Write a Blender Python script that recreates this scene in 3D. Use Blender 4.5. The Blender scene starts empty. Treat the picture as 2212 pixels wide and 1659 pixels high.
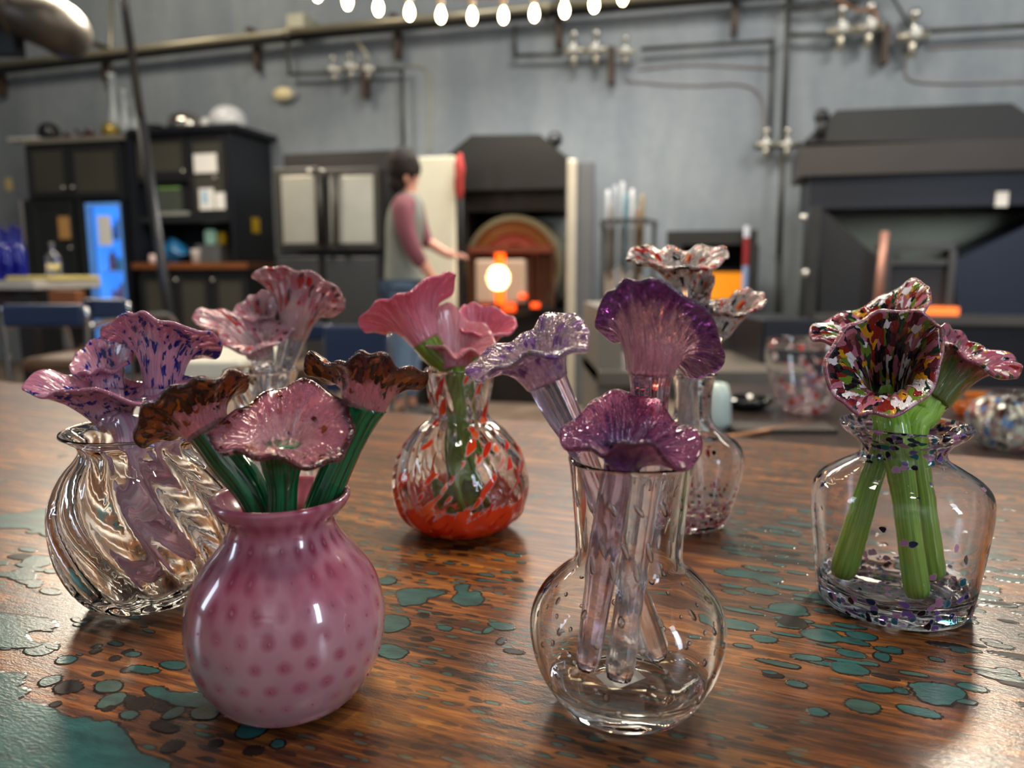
import bpy, bmesh, math, random
from mathutils import Vector, Matrix, noise
random.seed(7)
PI = math.pi
SC = bpy.context.scene
COL = SC.collection

# ------------------------------------------------------------------ camera, light, exposure
F = 1620.0; PITCH = math.radians(8.5); CZ = 1.0
cam_d = bpy.data.cameras.new('camera'); cam = bpy.data.objects.new('camera', cam_d); COL.objects.link(cam)
cam_d.sensor_width = 36.0; cam_d.lens = F/2212*36.0
cam.location = (0, 0, CZ); cam.rotation_euler = (PI/2-PITCH, 0, 0)
cam_d.clip_start = .02
cam_d.dof.use_dof = True; cam_d.dof.focus_distance = .47; cam_d.dof.aperture_fstop = 5.0
SC.camera = cam
SC.view_settings.view_transform = 'Standard'; SC.view_settings.look = 'None'
SC.view_settings.gamma = 1; SC.view_settings.use_curve_mapping = False
SC.view_settings.exposure = 0.07
SC.cycles.max_bounces = 16; SC.cycles.transmission_bounces = 14; SC.cycles.glossy_bounces = 5
SC.cycles.diffuse_bounces = 3; SC.cycles.transparent_max_bounces = 8
SC.cycles.blur_glossy = 0.6; SC.cycles.sample_clamp_indirect = 12.0
SC.cycles.use_denoising = True; SC.cycles.use_adaptive_sampling = True; SC.cycles.adaptive_threshold = .03
wd = bpy.data.worlds.new('world'); SC.world = wd; wd.use_nodes = True
wd.node_tree.nodes['Background'].inputs[0].default_value = (.55, .62, .72, 1)
wd.node_tree.nodes['Background'].inputs[1].default_value = .25

def area(name, loc, target, sx, sy, col, power):
    l = bpy.data.lights.new(name, 'AREA'); l.shape = 'RECTANGLE'; l.size = sx; l.size_y = sy
    l.color = col; l.energy = power
    o = bpy.data.objects.new(name, l); COL.objects.link(o); o.location = loc
    o.rotation_euler = (Vector(target)-Vector(loc)).to_track_quat('-Z', 'Y').to_euler()
    return o
WARM = (1, .88, .70); COOL = (.72, .84, 1.0); NEUT = (1, .95, .86)
area('lamp_or_fill_panel', (-2.95, 5.4, 2.95), (-2.5, 4.7, 1.0), 1.2, .4, WARM, 100)
area('lamp_or_fill_panel', (.1, 5.2, 2.90), (.1, 4.9, 0), 1.2, .4, NEUT, 75)
area('lamp_or_fill_panel', (2.0, 3.1, 2.8), (1.6, 2.5, 0), .4, .3, WARM, 52)
area('lamp_or_fill_panel', (-.2, 1.3, 4.3), (-.1, .9, .7), .8, .8, WARM, 105)  # added overhead fill that brightens the counter and flowers, not a known fixture
area('lamp_or_fill_panel', (3.6, 3.4, 3.9), (3.4, 5.6, 1.2), 1.2, .5, NEUT, 70)
area('lamp_or_fill_panel', (.6, 4.2, 4.4), (.6, 7.0, 2.0), 1.6, .5, NEUT, 62)  # added wall wash, brightens the middle of the back wall
area('lamp_or_fill_panel', (-3.4, 5.2, 4.5), (-3.6, 8.2, 2.2), 1.6, .5, WARM, 60)  # another added wash, for the back wall above the cabinets
area('spot_lamp', (.5, .1, 3.1), (.2, .6, .7), .14, .14, NEUT, 14)
area('window_daylight', (3.2, -2.0, 2.3), (0.2, 1.6, .9), .45, 1.9, COOL, 60)
area('window_daylight', (-5.6, .6, 2.2), (0, 1.2, 1.0), .6, 1.9, COOL, 40)
area('lamp_or_fill_panel', (.4, -2.0, 3.6), (.0, -4.4, 2.8), 2.0, .8, NEUT, 300)  # added behind the camera, bounces off wall_front as soft front fill

# ------------------------------------------------------------------ rays: a pixel of the 2212x1659 frame becomes a place in the room
CP, SP = math.cos(PITCH), math.sin(PITCH)
def ray(px, py):
    u = (px-1106)/F; v = (829.5-py)/F
    return Vector((u, CP+v*SP, -SP+v*CP))
def onz(px, py, z):
    d = ray(px, py); t = (z-CZ)/d.z
    return Vector((0, 0, CZ))+d*t
def ony(px, py, Y):
    d = ray(px, py); return Vector((0, 0, CZ))+d*(Y/d.y)
WA = math.radians(14.6)
WO = Vector((0, 7.0, 0))
WM = Matrix.Translation(WO) @ Matrix.Rotation(-WA, 4, 'Z')      # wall frame: x along the wall, -y towards the room, z up
WI = WM.inverted()
def onw(px, py, off):
    o = WI @ Vector((0, 0, CZ)); d = WI.to_3x3() @ ray(px, py)
    t = (-off-o.y)/d.y
    return o+d*t
def wrect(x0, y0, x1, y1, off):                                 # s0, s1, z0, z1 at this distance from the wall
    xm, ym = (x0+x1)/2, (y0+y1)/2
    return onw(x0, ym, off).x, onw(x1, ym, off).x, onw(xm, y1, off).z, onw(xm, y0, off).z

# ------------------------------------------------------------------ materials
def lin(c):
    return tuple(((x/255)/12.92 if x/255 <= .04045 else ((x/255+.055)/1.055)**2.4) for x in c)
def lc(c): return (*lin(c), 1)
class NT:
    def __init__(s, name):
        s.m = bpy.data.materials.new(name); s.m.use_nodes = True; s.t = s.m.node_tree
        s.b = s.t.nodes['Principled BSDF']
    def n(s, typ, **kw):
        nd = s.t.nodes.new(typ)
        for k, v in kw.items():
            if isinstance(k, str) and hasattr(nd, k): setattr(nd, k, v)
        return nd
    def l(s, a, b): s.t.links.new(a, b)
    def math(s, op, a, b=0, c=None, clamp=False):
        nd = s.t.nodes.new('ShaderNodeMath'); nd.operation = op; nd.use_clamp = clamp
        for i, v in enumerate((a, b, c)):
            if v is None: continue
            if hasattr(v, 'type'): s.l(v, nd.inputs[i])
            else: nd.inputs[i].default_value = v
        return nd.outputs[0]
    def mix(s, f, a, b):
        nd = s.t.nodes.new('ShaderNodeMix'); nd.data_type = 'RGBA'
        for i, v in ((0, f), (6, a), (7, b)):
            if hasattr(v, 'type'): s.l(v, nd.inputs[i])
            elif i == 0: nd.inputs[0].default_value = v
            else: nd.inputs[i].default_value = v
        return nd.outputs[2]
    def noise(s, vec, scale, detail=3, rough=.5, dist=0):
        nd = s.t.nodes.new('ShaderNodeTexNoise'); nd.inputs['Scale'].default_value = scale
        nd.inputs['Detail'].default_value = detail; nd.inputs['Roughness'].default_value = rough
        nd.inputs['Distortion'].default_value = dist
        if vec: s.l(vec, nd.inputs['Vector'])
        return nd
    def vor(s, vec, scale, rnd=1):
        nd = s.t.nodes.new('ShaderNodeTexVoronoi'); nd.inputs['Scale'].default_value = scale
        nd.inputs['Randomness'].default_value = rnd
        if vec: s.l(vec, nd.inputs['Vector'])
        return nd
    def ramp(s, f, stops, interp='LINEAR'):
        nd = s.t.nodes.new('ShaderNodeValToRGB'); cr = nd.color_ramp; cr.interpolation = interp
        while len(cr.elements) < len(stops): cr.elements.new(.5)
        for e, (p, c) in zip(cr.elements, stops): e.position = p; e.color = c
        s.l(f, nd.inputs[0]); return nd.outputs[0]
    def maprange(s, v, a, b, c=0, d=1):
        nd = s.t.nodes.new('ShaderNodeMapRange'); nd.clamp = True
        s.l(v, nd.inputs[0])
        for i, x in enumerate((a, b, c, d)): nd.inputs[i+1].default_value = x
        return nd.outputs[0]
    def mapping(s, vec, scale, rot=(0, 0, 0)):
        nd = s.t.nodes.new('ShaderNodeMapping'); nd.inputs['Scale'].default_value = scale
        nd.inputs['Rotation'].default_value = rot; s.l(vec, nd.inputs['Vector']); return nd.outputs[0]
    def obj(s): return s.n('ShaderNodeTexCoord').outputs['Object']
    def attr(s, name):
        nd = s.t.nodes.new('ShaderNodeAttribute'); nd.attribute_name = name; return nd.outputs['Vector']
    def sep(s, v):
        nd = s.t.nodes.new('ShaderNodeSeparateXYZ'); s.l(v, nd.inputs[0]); return nd.outputs
    def bump(s, h, strength, dist=.002):
        nd = s.t.nodes.new('ShaderNodeBump'); nd.inputs['Strength'].default_value = strength
        nd.inputs['Distance'].default_value = dist; s.l(h, nd.inputs['Height'])
        s.l(nd.outputs[0], s.b.inputs['Normal']); return nd.outputs[0]
    def set(s, **kw):
        for k, v in kw.items():
            i = s.b.inputs[k.replace('_', ' ')]
            if hasattr(v, 'type') and not isinstance(v, (int, float, tuple)): s.l(v, i)
            else: i.default_value = v
        return s.m
MC = {}
def mat(name, c, rough=.5, metal=0, var=.18, scale=6, bump=.15, emit=None, es=0, coat=0):
    if name in MC: return MC[name]
    t = NT(name); o = t.obj()
    nz = t.noise(o, scale, 4)
    a = lc(c); dk = tuple(x*(1-var) for x in a[:3])+(1,); lt = tuple(min(1, x*(1+var)) for x in a[:3])+(1,)
    t.set(Base_Color=t.mix(nz.outputs[0], dk, lt), Roughness=rough, Metallic=metal, Coat_Weight=coat)
    if bump: t.bump(t.noise(o, scale*8, 3).outputs[0], bump, .002)
    if emit: t.set(Emission_Color=lc(emit), Emission_Strength=es)
    MC[name] = t.m; return t.m
def glass(name, c=(250, 250, 250), rough=0.0, ior=1.47, wob=.15, wscale=60, tr=1.0, wdist=.001):
    if name in MC: return MC[name]
    t = NT(name); o = t.obj()
    t.set(Base_Color=lc(c), Roughness=rough, IOR=ior, Transmission_Weight=tr)
    if wob: t.bump(t.noise(o, wscale, 2, .5).outputs[0], wob, wdist)
    MC[name] = t.m; return t.m

# ------------------------------------------------------------------ mesh helpers
WMAT = {}
def tag(o, label=None, cat=None, group=None, kind=None):
    if label: o['label'] = label
    if cat: o['category'] = cat
    if group: o['group'] = group
    if kind: o['kind'] = kind
    return o
def thing(name, label, cat, loc, group=None, rot=0):
    o = bpy.data.objects.new(name, None); o.empty_display_size = .05; COL.objects.link(o)
    o.location = loc; o.rotation_euler = (0, 0, rot)
    WMAT[o] = Matrix.Translation(Vector(loc)) @ Matrix.Rotation(rot, 4, 'Z')
    return tag(o, label, cat, group)
def wthing(name, label, cat, s, off, z=0, group=None):
    return thing(name, label, cat, WM @ Vector((s, -off, z)), group, -WA)
def fin(bm, name, m, parent=None, frame=None, smooth=False, loc=None, label=None, kind=None):
    if frame is not None: bm.transform(frame)
    bmesh.ops.recalc_face_normals(bm, faces=bm.faces)
    me = bpy.data.meshes.new(name)
    if parent is not None:
        bm.transform(WMAT[parent].inverted()); W = WMAT[parent]
    else:
        if loc is None:
            loc = Vector((0, 0, 0))
            if len(bm.verts):
                xs = [v.co for v in bm.verts]
                loc = Vector(((min(v.x for v in xs)+max(v.x for v in xs))/2, (min(v.y for v in xs)+max(v.y for v in xs))/2, min(v.z for v in xs)))
        W = Matrix.Translation(loc); bm.transform(W.inverted())
    bm.to_mesh(me); bm.free()
    ms = m if isinstance(m, (list, tuple)) else [m]
    for x in ms: me.materials.append(x)
    if smooth:
        for p in me.polygons: p.use_smooth = True
    o = bpy.data.objects.new(name, me); COL.objects.link(o)
    if parent is not None: o.parent = parent
    else: o.location = W.translation
    WMAT[o] = W
    if label: o['label'] = label
    if kind: o['kind'] = kind
    return o
def BM(): return bmesh.new()
def box(bm, x0, x1, y0, y1, z0, z1, bev=0, mi=0):
    r = bmesh.ops.create_cube(bm, size=1)
    x0, x1 = min(x0, x1), max(x0, x1); y0, y1 = min(y0, y1), max(y0, y1); z0, z1 = min(z0, z1), max(z0, z1)
    for v in r['verts']:
        v.co = Vector(((x0+x1)/2+v.co.x*(x1-x0), (y0+y1)/2+v.co.y*(y1-y0), (z0+z1)/2+v.co.z*(z1-z0)))
    fs = {f for v in r['verts'] for f in v.link_faces}
    for f in fs: f.material_index = mi
    if bev:
        es = list({e for v in r['verts'] for e in v.link_edges})
        bmesh.ops.bevel(bm, geom=es, offset=bev, segments=2, affect='EDGES', profile=.5)
    return bm
def prism(bm, pts, y0, y1):                                     # polygon in x,z extruded along y
    a = [bm.verts.new((x, y0, z)) for x, z in pts]; b = [bm.verts.new((x, y1, z)) for x, z in pts]
    bm.faces.new(a); bm.faces.new(list(reversed(b)))
    n = len(pts)
    for i in range(n): bm.faces.new((a[i], b[i], b[(i+1) % n], a[(i+1) % n]))
    return bm
def frame_of(d):
    d = d.normalized(); u = d.orthogonal().normalized()
    if abs(d.z) < .95: u = d.cross(Vector((0, 0, 1))).normalized()
    return u, d.cross(u).normalized()
def tube(bm, pts, rad, seg=12, cap=True, rib=0, ribn=8, mi=0):
    pts = [Vector(p) for p in pts]; n = len(pts)
    rs = rad if isinstance(rad, (list, tuple)) else [rad]*n
    rings = []; u = None
    for i, p in enumerate(pts):
        d = (pts[min(i+1, n-1)]-pts[max(i-1, 0)]).normalized()
        if u is None: u, w = frame_of(d)
        else:
            u = (u-d*u.dot(d)).normalized(); w = d.cross(u)
        ring = []
        for k in range(seg):
            a = 2*PI*k/seg; r = rs[i]*(1+rib*math.cos(ribn*a))
            ring.append(bm.verts.new(p+u*math.cos(a)*r+w*math.sin(a)*r))
        rings.append(ring)
    for i in range(n-1):
        for k in range(seg):
            f = bm.faces.new((rings[i][k], rings[i][(k+1) % seg], rings[i+1][(k+1) % seg], rings[i+1][k])); f.material_index = mi
    if cap:
        bm.faces.new(list(reversed(rings[0]))).material_index = mi; bm.faces.new(rings[-1]).material_index = mi
    return bm
def catmull(pts, n, closed=False):
    P = [Vector(p) for p in pts]; m = len(P); out = []
    segs = m if closed else m-1
    for i in range(n):
        t = i/n*segs if closed else i/(n-1)*segs
        k = min(int(t), segs-1); f = t-k
        if closed: a, b, c, d = P[(k-1) % m], P[k], P[(k+1) % m], P[(k+2) % m]
        else: a, b, c, d = P[max(k-1, 0)], P[k], P[min(k+1, m-1)], P[min(k+2, m-1)]
        out.append(.5*((2*b)+(c-a)*f+(2*a-5*b+4*c-d)*f*f+(3*b-a-3*c+d)*f**3))
    return out
def sph(bm, c, r, sc=(1, 1, 1), seg=16, rings=10, mi=0):
    M = Matrix.Translation(Vector(c)) @ Matrix.Diagonal((r*sc[0], r*sc[1], r*sc[2], 1))
    rr = bmesh.ops.create_uvsphere(bm, u_segments=seg, v_segments=rings, radius=1, matrix=M)
    for v in rr['verts']:
        for f in v.link_faces: f.material_index = mi
    return bm
def lathe(bm, prof, c=(0, 0, 0), seg=32, mi=0, fn=None):        # prof (r, z) open or ending on the axis
    rings = []; c = Vector(c)
    for j, (r, z) in enumerate(prof):
        if r < 1e-6: rings.append([bm.verts.new(c+Vector((0, 0, z)))])
        else:
            ring = []
            for k in range(seg):
                a = 2*PI*k/seg; rr, zz, aa = (r, z, a) if fn is None else fn(r, z, a, j)
                ring.append(bm.verts.new(c+Vector((rr*math.cos(aa), rr*math.sin(aa), zz))))
            rings.append(ring)
    for i in range(len(rings)-1):
        A, B = rings[i], rings[i+1]; m = mi(i) if callable(mi) else mi
        for k in range(seg):
            k2 = (k+1) % seg
            if len(A) == 1 and len(B) == 1: continue
            if len(A) == 1: f = bm.faces.new((A[0], B[k2], B[k]))
            elif len(B) == 1: f = bm.faces.new((A[k], A[k2], B[0]))
            else: f = bm.faces.new((A[k], A[k2], B[k2], B[k]))
            f.material_index = m
    return bm
def wtube(bm, pxs, off, r, seg=10):                             # pipe following pixels at a distance from the wall
    return tube(bm, [onw(x, y, off) for x, y in pxs], r, seg)

# ------------------------------------------------------------------ room shell
def wall_mat():
    t = NT('blue_grey_painted_wall'); o = t.obj()
    n1 = t.noise(t.mapping(o, (1.1, 1, .25)), 2.2, 4, .6, .3); n2 = t.noise(o, 14, 3)
    f = t.math('ADD', t.math('MULTIPLY', n1.outputs[0], .8), t.math('MULTIPLY', n2.outputs[0], .2))
    t.set(Base_Color=t.mix(t.maprange(f, .35, .65), lc((112, 121, 130)), lc((136, 143, 148))), Roughness=.62)
    t.bump(n2.outputs[0], .1, .004); return t.m
def floor_mat():
    t = NT('worn_brown_concrete'); o = t.obj(); n = t.noise(o, 1.6, 6, .6, .6)
    t.set(Base_Color=t.ramp(n.outputs[0], [(.3, lc((74, 62, 54))), (.5, lc((112, 96, 84))), (.7, lc((140, 126, 112)))]), Roughness=.45)
    t.bump(t.noise(o, 20, 3).outputs[0], .1, .004); return t.m
WALL = wall_mat()
bm = BM(); box(bm, -7.2, 6.2, 0, .2, 0, 5.0); fin(bm, 'wall_back', WALL, frame=WM, kind='structure')
bm = BM(); box(bm, -7.2, -7.0, -11.2, 0, 0, 5.0); fin(bm, 'wall_left', WALL, frame=WM, kind='structure')
bm = BM(); box(bm, 6.0, 6.2, -11.2, 0, 0, 5.0); fin(bm, 'wall_right', WALL, frame=WM, kind='structure')
bm = BM()
for a, b, c, d in ((-7.2, -4.6, 0, 5), (-2.6, 1.2, 0, 5), (3.0, 6.2, 0, 5), (-4.6, -2.6, 0, 1.0), (-4.6, -2.6, 3.2, 5), (1.2, 3.0, 0, 1.0), (1.2, 3.0, 3.2, 5)):
    box(bm, a, b, -11.2, -11.0, c, d)
fin(bm, 'wall_front', WALL, frame=WM, kind='structure')
bm = BM(); box(bm, -7.2, 6.2, -11.2, .2, -.1, 0); fin(bm, 'floor', floor_mat(), frame=WM, kind='structure')
bm = BM(); box(bm, -7.2, 6.2, -11.2, .2, 5.0, 5.15); fin(bm, 'ceiling', mat('dark_ceiling', (88, 90, 92), .8), frame=WM, kind='structure')
BLK = mat('black_painted_metal', (30, 30, 33), .45, .1)
for i, (a, b) in enumerate(((-4.6, -2.6), (1.2, 3.0))):
    bm = BM()
    for q in (a+.03, (a+b)/2, b-.03): box(bm, q-.03, q+.03, -11.12, -11.04, 1.0, 3.2)
    for q in (1.03, 2.1, 3.17): box(bm, a, b, -11.12, -11.04, q-.03, q+.03)
    o = fin(bm, 'window_%d' % (i+1), BLK, frame=WM, kind='structure')
    bm = BM(); box(bm, a+.03, b-.03, -11.085, -11.079, 1.03, 3.17)
    fin(bm, 'pane', glass('window_pane_glass', (250, 252, 255), 0, 1.45, 0), o, WM)

# ------------------------------------------------------------------ the counter slab
TZ = .76
SA = math.radians(21.5)
P0 = onz(1106, 907, TZ)
SM = Matrix.Translation(Vector((P0.x, P0.y, 0))) @ Matrix.Rotation(-SA, 4, 'Z')   # slab frame: x along the grain
SI = SM.inverted()
def edge_y(x): return .012*math.sin(x*3.1+1)+.006*math.sin(x*9.7)+.003*math.sin(x*23)

def wood_mat():
    t = NT('pecky_walnut'); o = t.obj()
    g = t.mapping(o, (2.2, 24, 4)); n1 = t.noise(g, 2.6, 7, .66, 1.2)
    g2 = t.mapping(o, (5, 150, 9)); n2 = t.noise(g2, 2.0, 5, .6, .4)
    n3 = t.noise(t.mapping(o, (1.2, 3.2, 1)), 1.6, 3, .5, .6)
    f = t.math('ADD', t.math('MULTIPLY', n1.outputs[0], .55), t.math('MULTIPLY', n2.outputs[0], .22))
    f = t.math('ADD', f, t.math('MULTIPLY', n3.outputs[0], .26))
    c = t.ramp(f, [(.37, lc((24, 10, 5))), (.45, lc((58, 28, 11))), (.51, lc((100, 54, 18))), (.58, lc((146, 88, 32))), (.66, lc((180, 122, 54)))])
    g3 = t.noise(t.mapping(o, (26, 620, 30)), 1.5, 3, .65)
    c = t.mix(t.maprange(g3.outputs[0], .50, .64, 0, .55), c, lc((44, 21, 10)))
    # worm tracks: small dark pits lying along the grain
    vv = t.mapping(o, (52, 165, 1)); nd = t.noise(vv, .7, 3, .6)
    mx = t.n('ShaderNodeVectorMath', operation='ADD'); t.l(vv, mx.inputs[0]); t.l(nd.outputs['Color'], mx.inputs[1])
    v = t.vor(mx.outputs[0], 1.0); v.voronoi_dimensions = '2D'
    zone = t.maprange(t.noise(t.mapping(o, (1.4, 2.6, 1)), 2.6, 3, .5, .3).outputs[0], .42, .54)
    pit = t.math('MULTIPLY', t.maprange(v.outputs['Distance'], .36, .28), zone)
    keep = t.math('GREATER_THAN', t.sep(v.outputs['Color'])[0], .30)
    pit = t.math('MULTIPLY', pit, keep)
    teal = t.math('MULTIPLY', t.math('GREATER_THAN', t.sep(v.outputs['Color'])[1], .55), t.maprange(v.outputs['Distance'], .24, .19))
    pc = t.mix(teal, lc((18, 9, 7)), lc((34, 84, 80)))
    c = t.mix(t.math('MULTIPLY', pit, .9), c, pc)
    nb = t.noise(t.mapping(o, (110, 330, 60)), 1.2, 3, .6)
    nb2 = t.noise(t.mapping(o, (500, 1100, 240)), 1.0, 2, .5)
    h = t.math('ADD', nb.outputs[0], t.math('MULTIPLY', nb2.outputs[0], .6))
    t.set(Base_Color=c, Roughness=.42, Coat_Weight=.55, Coat_Roughness=.20, Specular_IOR_Level=.25)
    bp = t.bump(h, .30, .0006)
    t.l(bp, t.b.inputs['Coat Normal'])
    return t.m
def resin_mat(name, c1, c2):
    t = NT(name); o = t.obj()
    n = t.noise(t.mapping(o, (20, 45, 20)), 2, 5, .6, .5)
    t.set(Base_Color=t.mix(t.maprange(n.outputs[0], .3, .7), lc(c1), lc(c2)), Roughness=.42, Coat_Weight=.5, Coat_Roughness=.20, Specular_IOR_Level=.25)
    bp = t.bump(t.noise(t.mapping(o, (220, 500, 300)), 1.2, 3).outputs[0], .25, .0006); t.l(bp, t.b.inputs['Coat Normal'])
    return t.m
WOOD = wood_mat()
RT1 = resin_mat('teal_resin', (8, 50, 52), (34, 88, 86)); RT2 = resin_mat('grey_teal_resin', (28, 50, 48), (58, 84, 78))
RD = NT('burnt_wood_edge'); RD.set(Base_Color=RD.mix(RD.noise(RD.obj(), 90, 3).outputs[0], lc((8, 5, 4)), lc((34, 19, 12))), Roughness=.5, Coat_Weight=.45, Coat_Roughness=.14, Specular_IOR_Level=.2); RD.bump(RD.noise(RD.obj(), 400, 2).outputs[0], .3, .0006); RD = RD.m
slab_o = thing('counter_slab', 'live-edge brown wooden counter with teal resin inlays under the glass vases', 'counter', (P0.x, P0.y, TZ-.055), rot=-SA)
bm = BM(); nx = 150; x0, x1 = -2.4, 1.7; top = []; bot = []
for i in range(nx+1):
    x = x0+(x1-x0)*i/nx; y = edge_y(x)
    prof = [(-1.35, TZ-.055), (-1.35, TZ-.004), (-1.346, TZ), (y-.012, TZ), (y-.004, TZ-.003), (y, TZ-.012), (y-.006, TZ-.04), (y-.02, TZ-.055)]
    top.append([bm.verts.new((x, a, z)) for a, z in prof])
for i in range(nx):
    for k in range(8):
        k2 = (k+1) % 8
        bm.faces.new((top[i][k], top[i+1][k], top[i+1][k2], top[i][k2]))
bm.faces.new(top[0]); bm.faces.new(list(reversed(top[-1])))
fin(bm, 'slab', WOOD, slab_o, SM)
TREST = mat('dark_steel', (38, 38, 42), .45, .6)
for x in (-1.7, -.1, 1.3):
    bm = BM()
    box(bm, x-.04, x+.04, -1.15, -.2, 0, .04); box(bm, x-.04, x+.04, -1.1, -.25, TZ-.10, TZ-.055)
    box(bm, x-.03, x+.03, -1.05, -.99, .04, TZ-.1); box(bm, x-.03, x+.03, -.41, -.35, .04, TZ-.1)
    fin(bm, 'trestle_leg', TREST, slab_o, SM)

def inlay(cx, cy, L, W, seed, m=None, rot=0.0, poly=None, dark=False):
    rnd = random.Random(seed); bm = BM(); zt = TZ+.00025+rnd.random()*.00015
    if poly is None:
        n = 30; ph = [rnd.uniform(0, 6.28) for _ in range(5)]; am = [rnd.uniform(.02, .17)/(1+.75*_) for _ in range(5)]
        pts = []
        for k in range(n):
            a = 2*PI*k/n; r = 1+sum(am[j]*math.sin((j+1)*a+ph[j]) for j in range(5))
            ex = abs(math.cos(a))**.92*math.copysign(1, math.cos(a))
            x, y = ex*L/2*r, math.sin(a)*W/2*r
            pts.append((cx+x*math.cos(rot)-y*math.sin(rot), cy+x*math.sin(rot)+y*math.cos(rot)))
    else: pts = poly
    n = len(pts); mx = sum(p[0] for p in pts)/n; my = sum(p[1] for p in pts)/n
    bw = .0017
    outer = [bm.verts.new((x, y, zt-.0002)) for x, y in pts]; inner = []
    for k in range(n):
        ax, ay = pts[k-1]; bx, by = pts[(k+1) % n]; tx, ty = bx-ax, by-ay; l = math.hypot(tx, ty) or 1
        nxx, nyy = ty/l, -tx/l
        if nxx*(pts[k][0]-mx)+nyy*(pts[k][1]-my) < 0 and poly is None: nxx, nyy = -nxx, -nyy
        w = bw*rnd.uniform(.5, 1.4)
        if poly is None: w = min(bw*(.8+.35*math.sin(3*k+seed)), W*.3)
        outer[k].co.x += nxx*w; outer[k].co.y += nyy*w; inner.append(bm.verts.new((pts[k][0], pts[k][1], zt)))
    for k in range(n): bm.faces.new((outer[k], outer[(k+1) % n], inner[(k+1) % n], inner[k])).material_index = 1
    f = bm.faces.new(inner); f.material_index = 0
    f.normal_update(); bmesh.ops.triangulate(bm, faces=[f], ngon_method='BEAUTY')
    fin(bm, 'resin_inlay', [RD if dark else (m or RT1), RD], slab_o, SM)
def slabp(px, py): return SI @ onz(px, py, TZ)
def inlay_px(px, py, lp, wp, seed, m=None, rot=0.0, dark=False):
    p = slabp(px, py); w = onz(px, py, TZ); d = (w-Vector((0, 0, CZ))); dep = d.dot(Vector((0, CP, -SP)))
    sn = abs(d.normalized().z); inlay(p.x, p.y, lp*dep/F, wp*dep/F/sn*.95, seed, m, rot, dark=dark)
def inlay_poly(pix, seed):
    pts = [Vector((slabp(x, y).x, slabp(x, y).y, 0)) for x, y in pix]
    pts = catmull(pts, len(pts)*6, True); rnd = random.Random(seed)
    s = sum(pts[i].x*pts[(i+1) % len(pts)].y-pts[(i+1) % len(pts)].x*pts[i].y for i in range(len(pts)))
    if s < 0: pts.reverse()
    inlay(0, 0, 0, 0, seed, poly=[(p.x+rnd.uniform(-1, 1)*.0008, p.y+rnd.uniform(-1, 1)*.0006) for p in pts])
inlay_poly([(-80, 1470), (30, 1484), (60, 1497), (40, 1512), (105, 1528), (150, 1552), (185, 1550), (205, 1560), (240, 1560), (272, 1585), (300, 1625), (352, 1645), (362, 1665), (300, 1760), (-80, 1780)], 1)
inlay_poly([(-60, 1328), (40, 1330), (100, 1338), (118, 1355), (60, 1366), (62, 1384), (88, 1394), (40, 1400), (-60, 1388)], 2)
inlay_poly([(-40, 1452), (20, 1456), (50, 1476), (20, 1484), (-40, 1474)], 21)
inlay_poly([(-30, 1118), (60, 1106), (90, 1100), (120, 1112), (160, 1140), (150, 1165), (100, 1160), (60, 1142), (-30, 1140)], 3)
inlay_poly([(55, 1208), (80, 1200), (110, 1206), (100, 1222), (50, 1226)], 4)
inlay_poly([(20, 1240), (60, 1225), (75, 1250), (30, 1252)], 5)
inlay_poly([(315, 1487), (345, 1484), (370, 1496), (430, 1498), (470, 1502), (492, 1512), (470, 1526), (400, 1528), (350, 1512), (320, 1500)], 6)
inlay_poly([(862, 1276), (905, 1272), (935, 1274), (962, 1282), (925, 1292), (915, 1303), (870, 1308), (862, 1292)], 7)
inlay_poly([(985, 1266), (1012, 1263), (1010, 1278), (1035, 1280), (1040, 1304), (1000, 1308), (978, 1296), (990, 1282)], 8)
inlay_poly([(1968, 1478), (2010, 1476), (2060, 1484), (2086, 1500), (2040, 1524), (1990, 1512), (1975, 1492)], 9)
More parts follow.
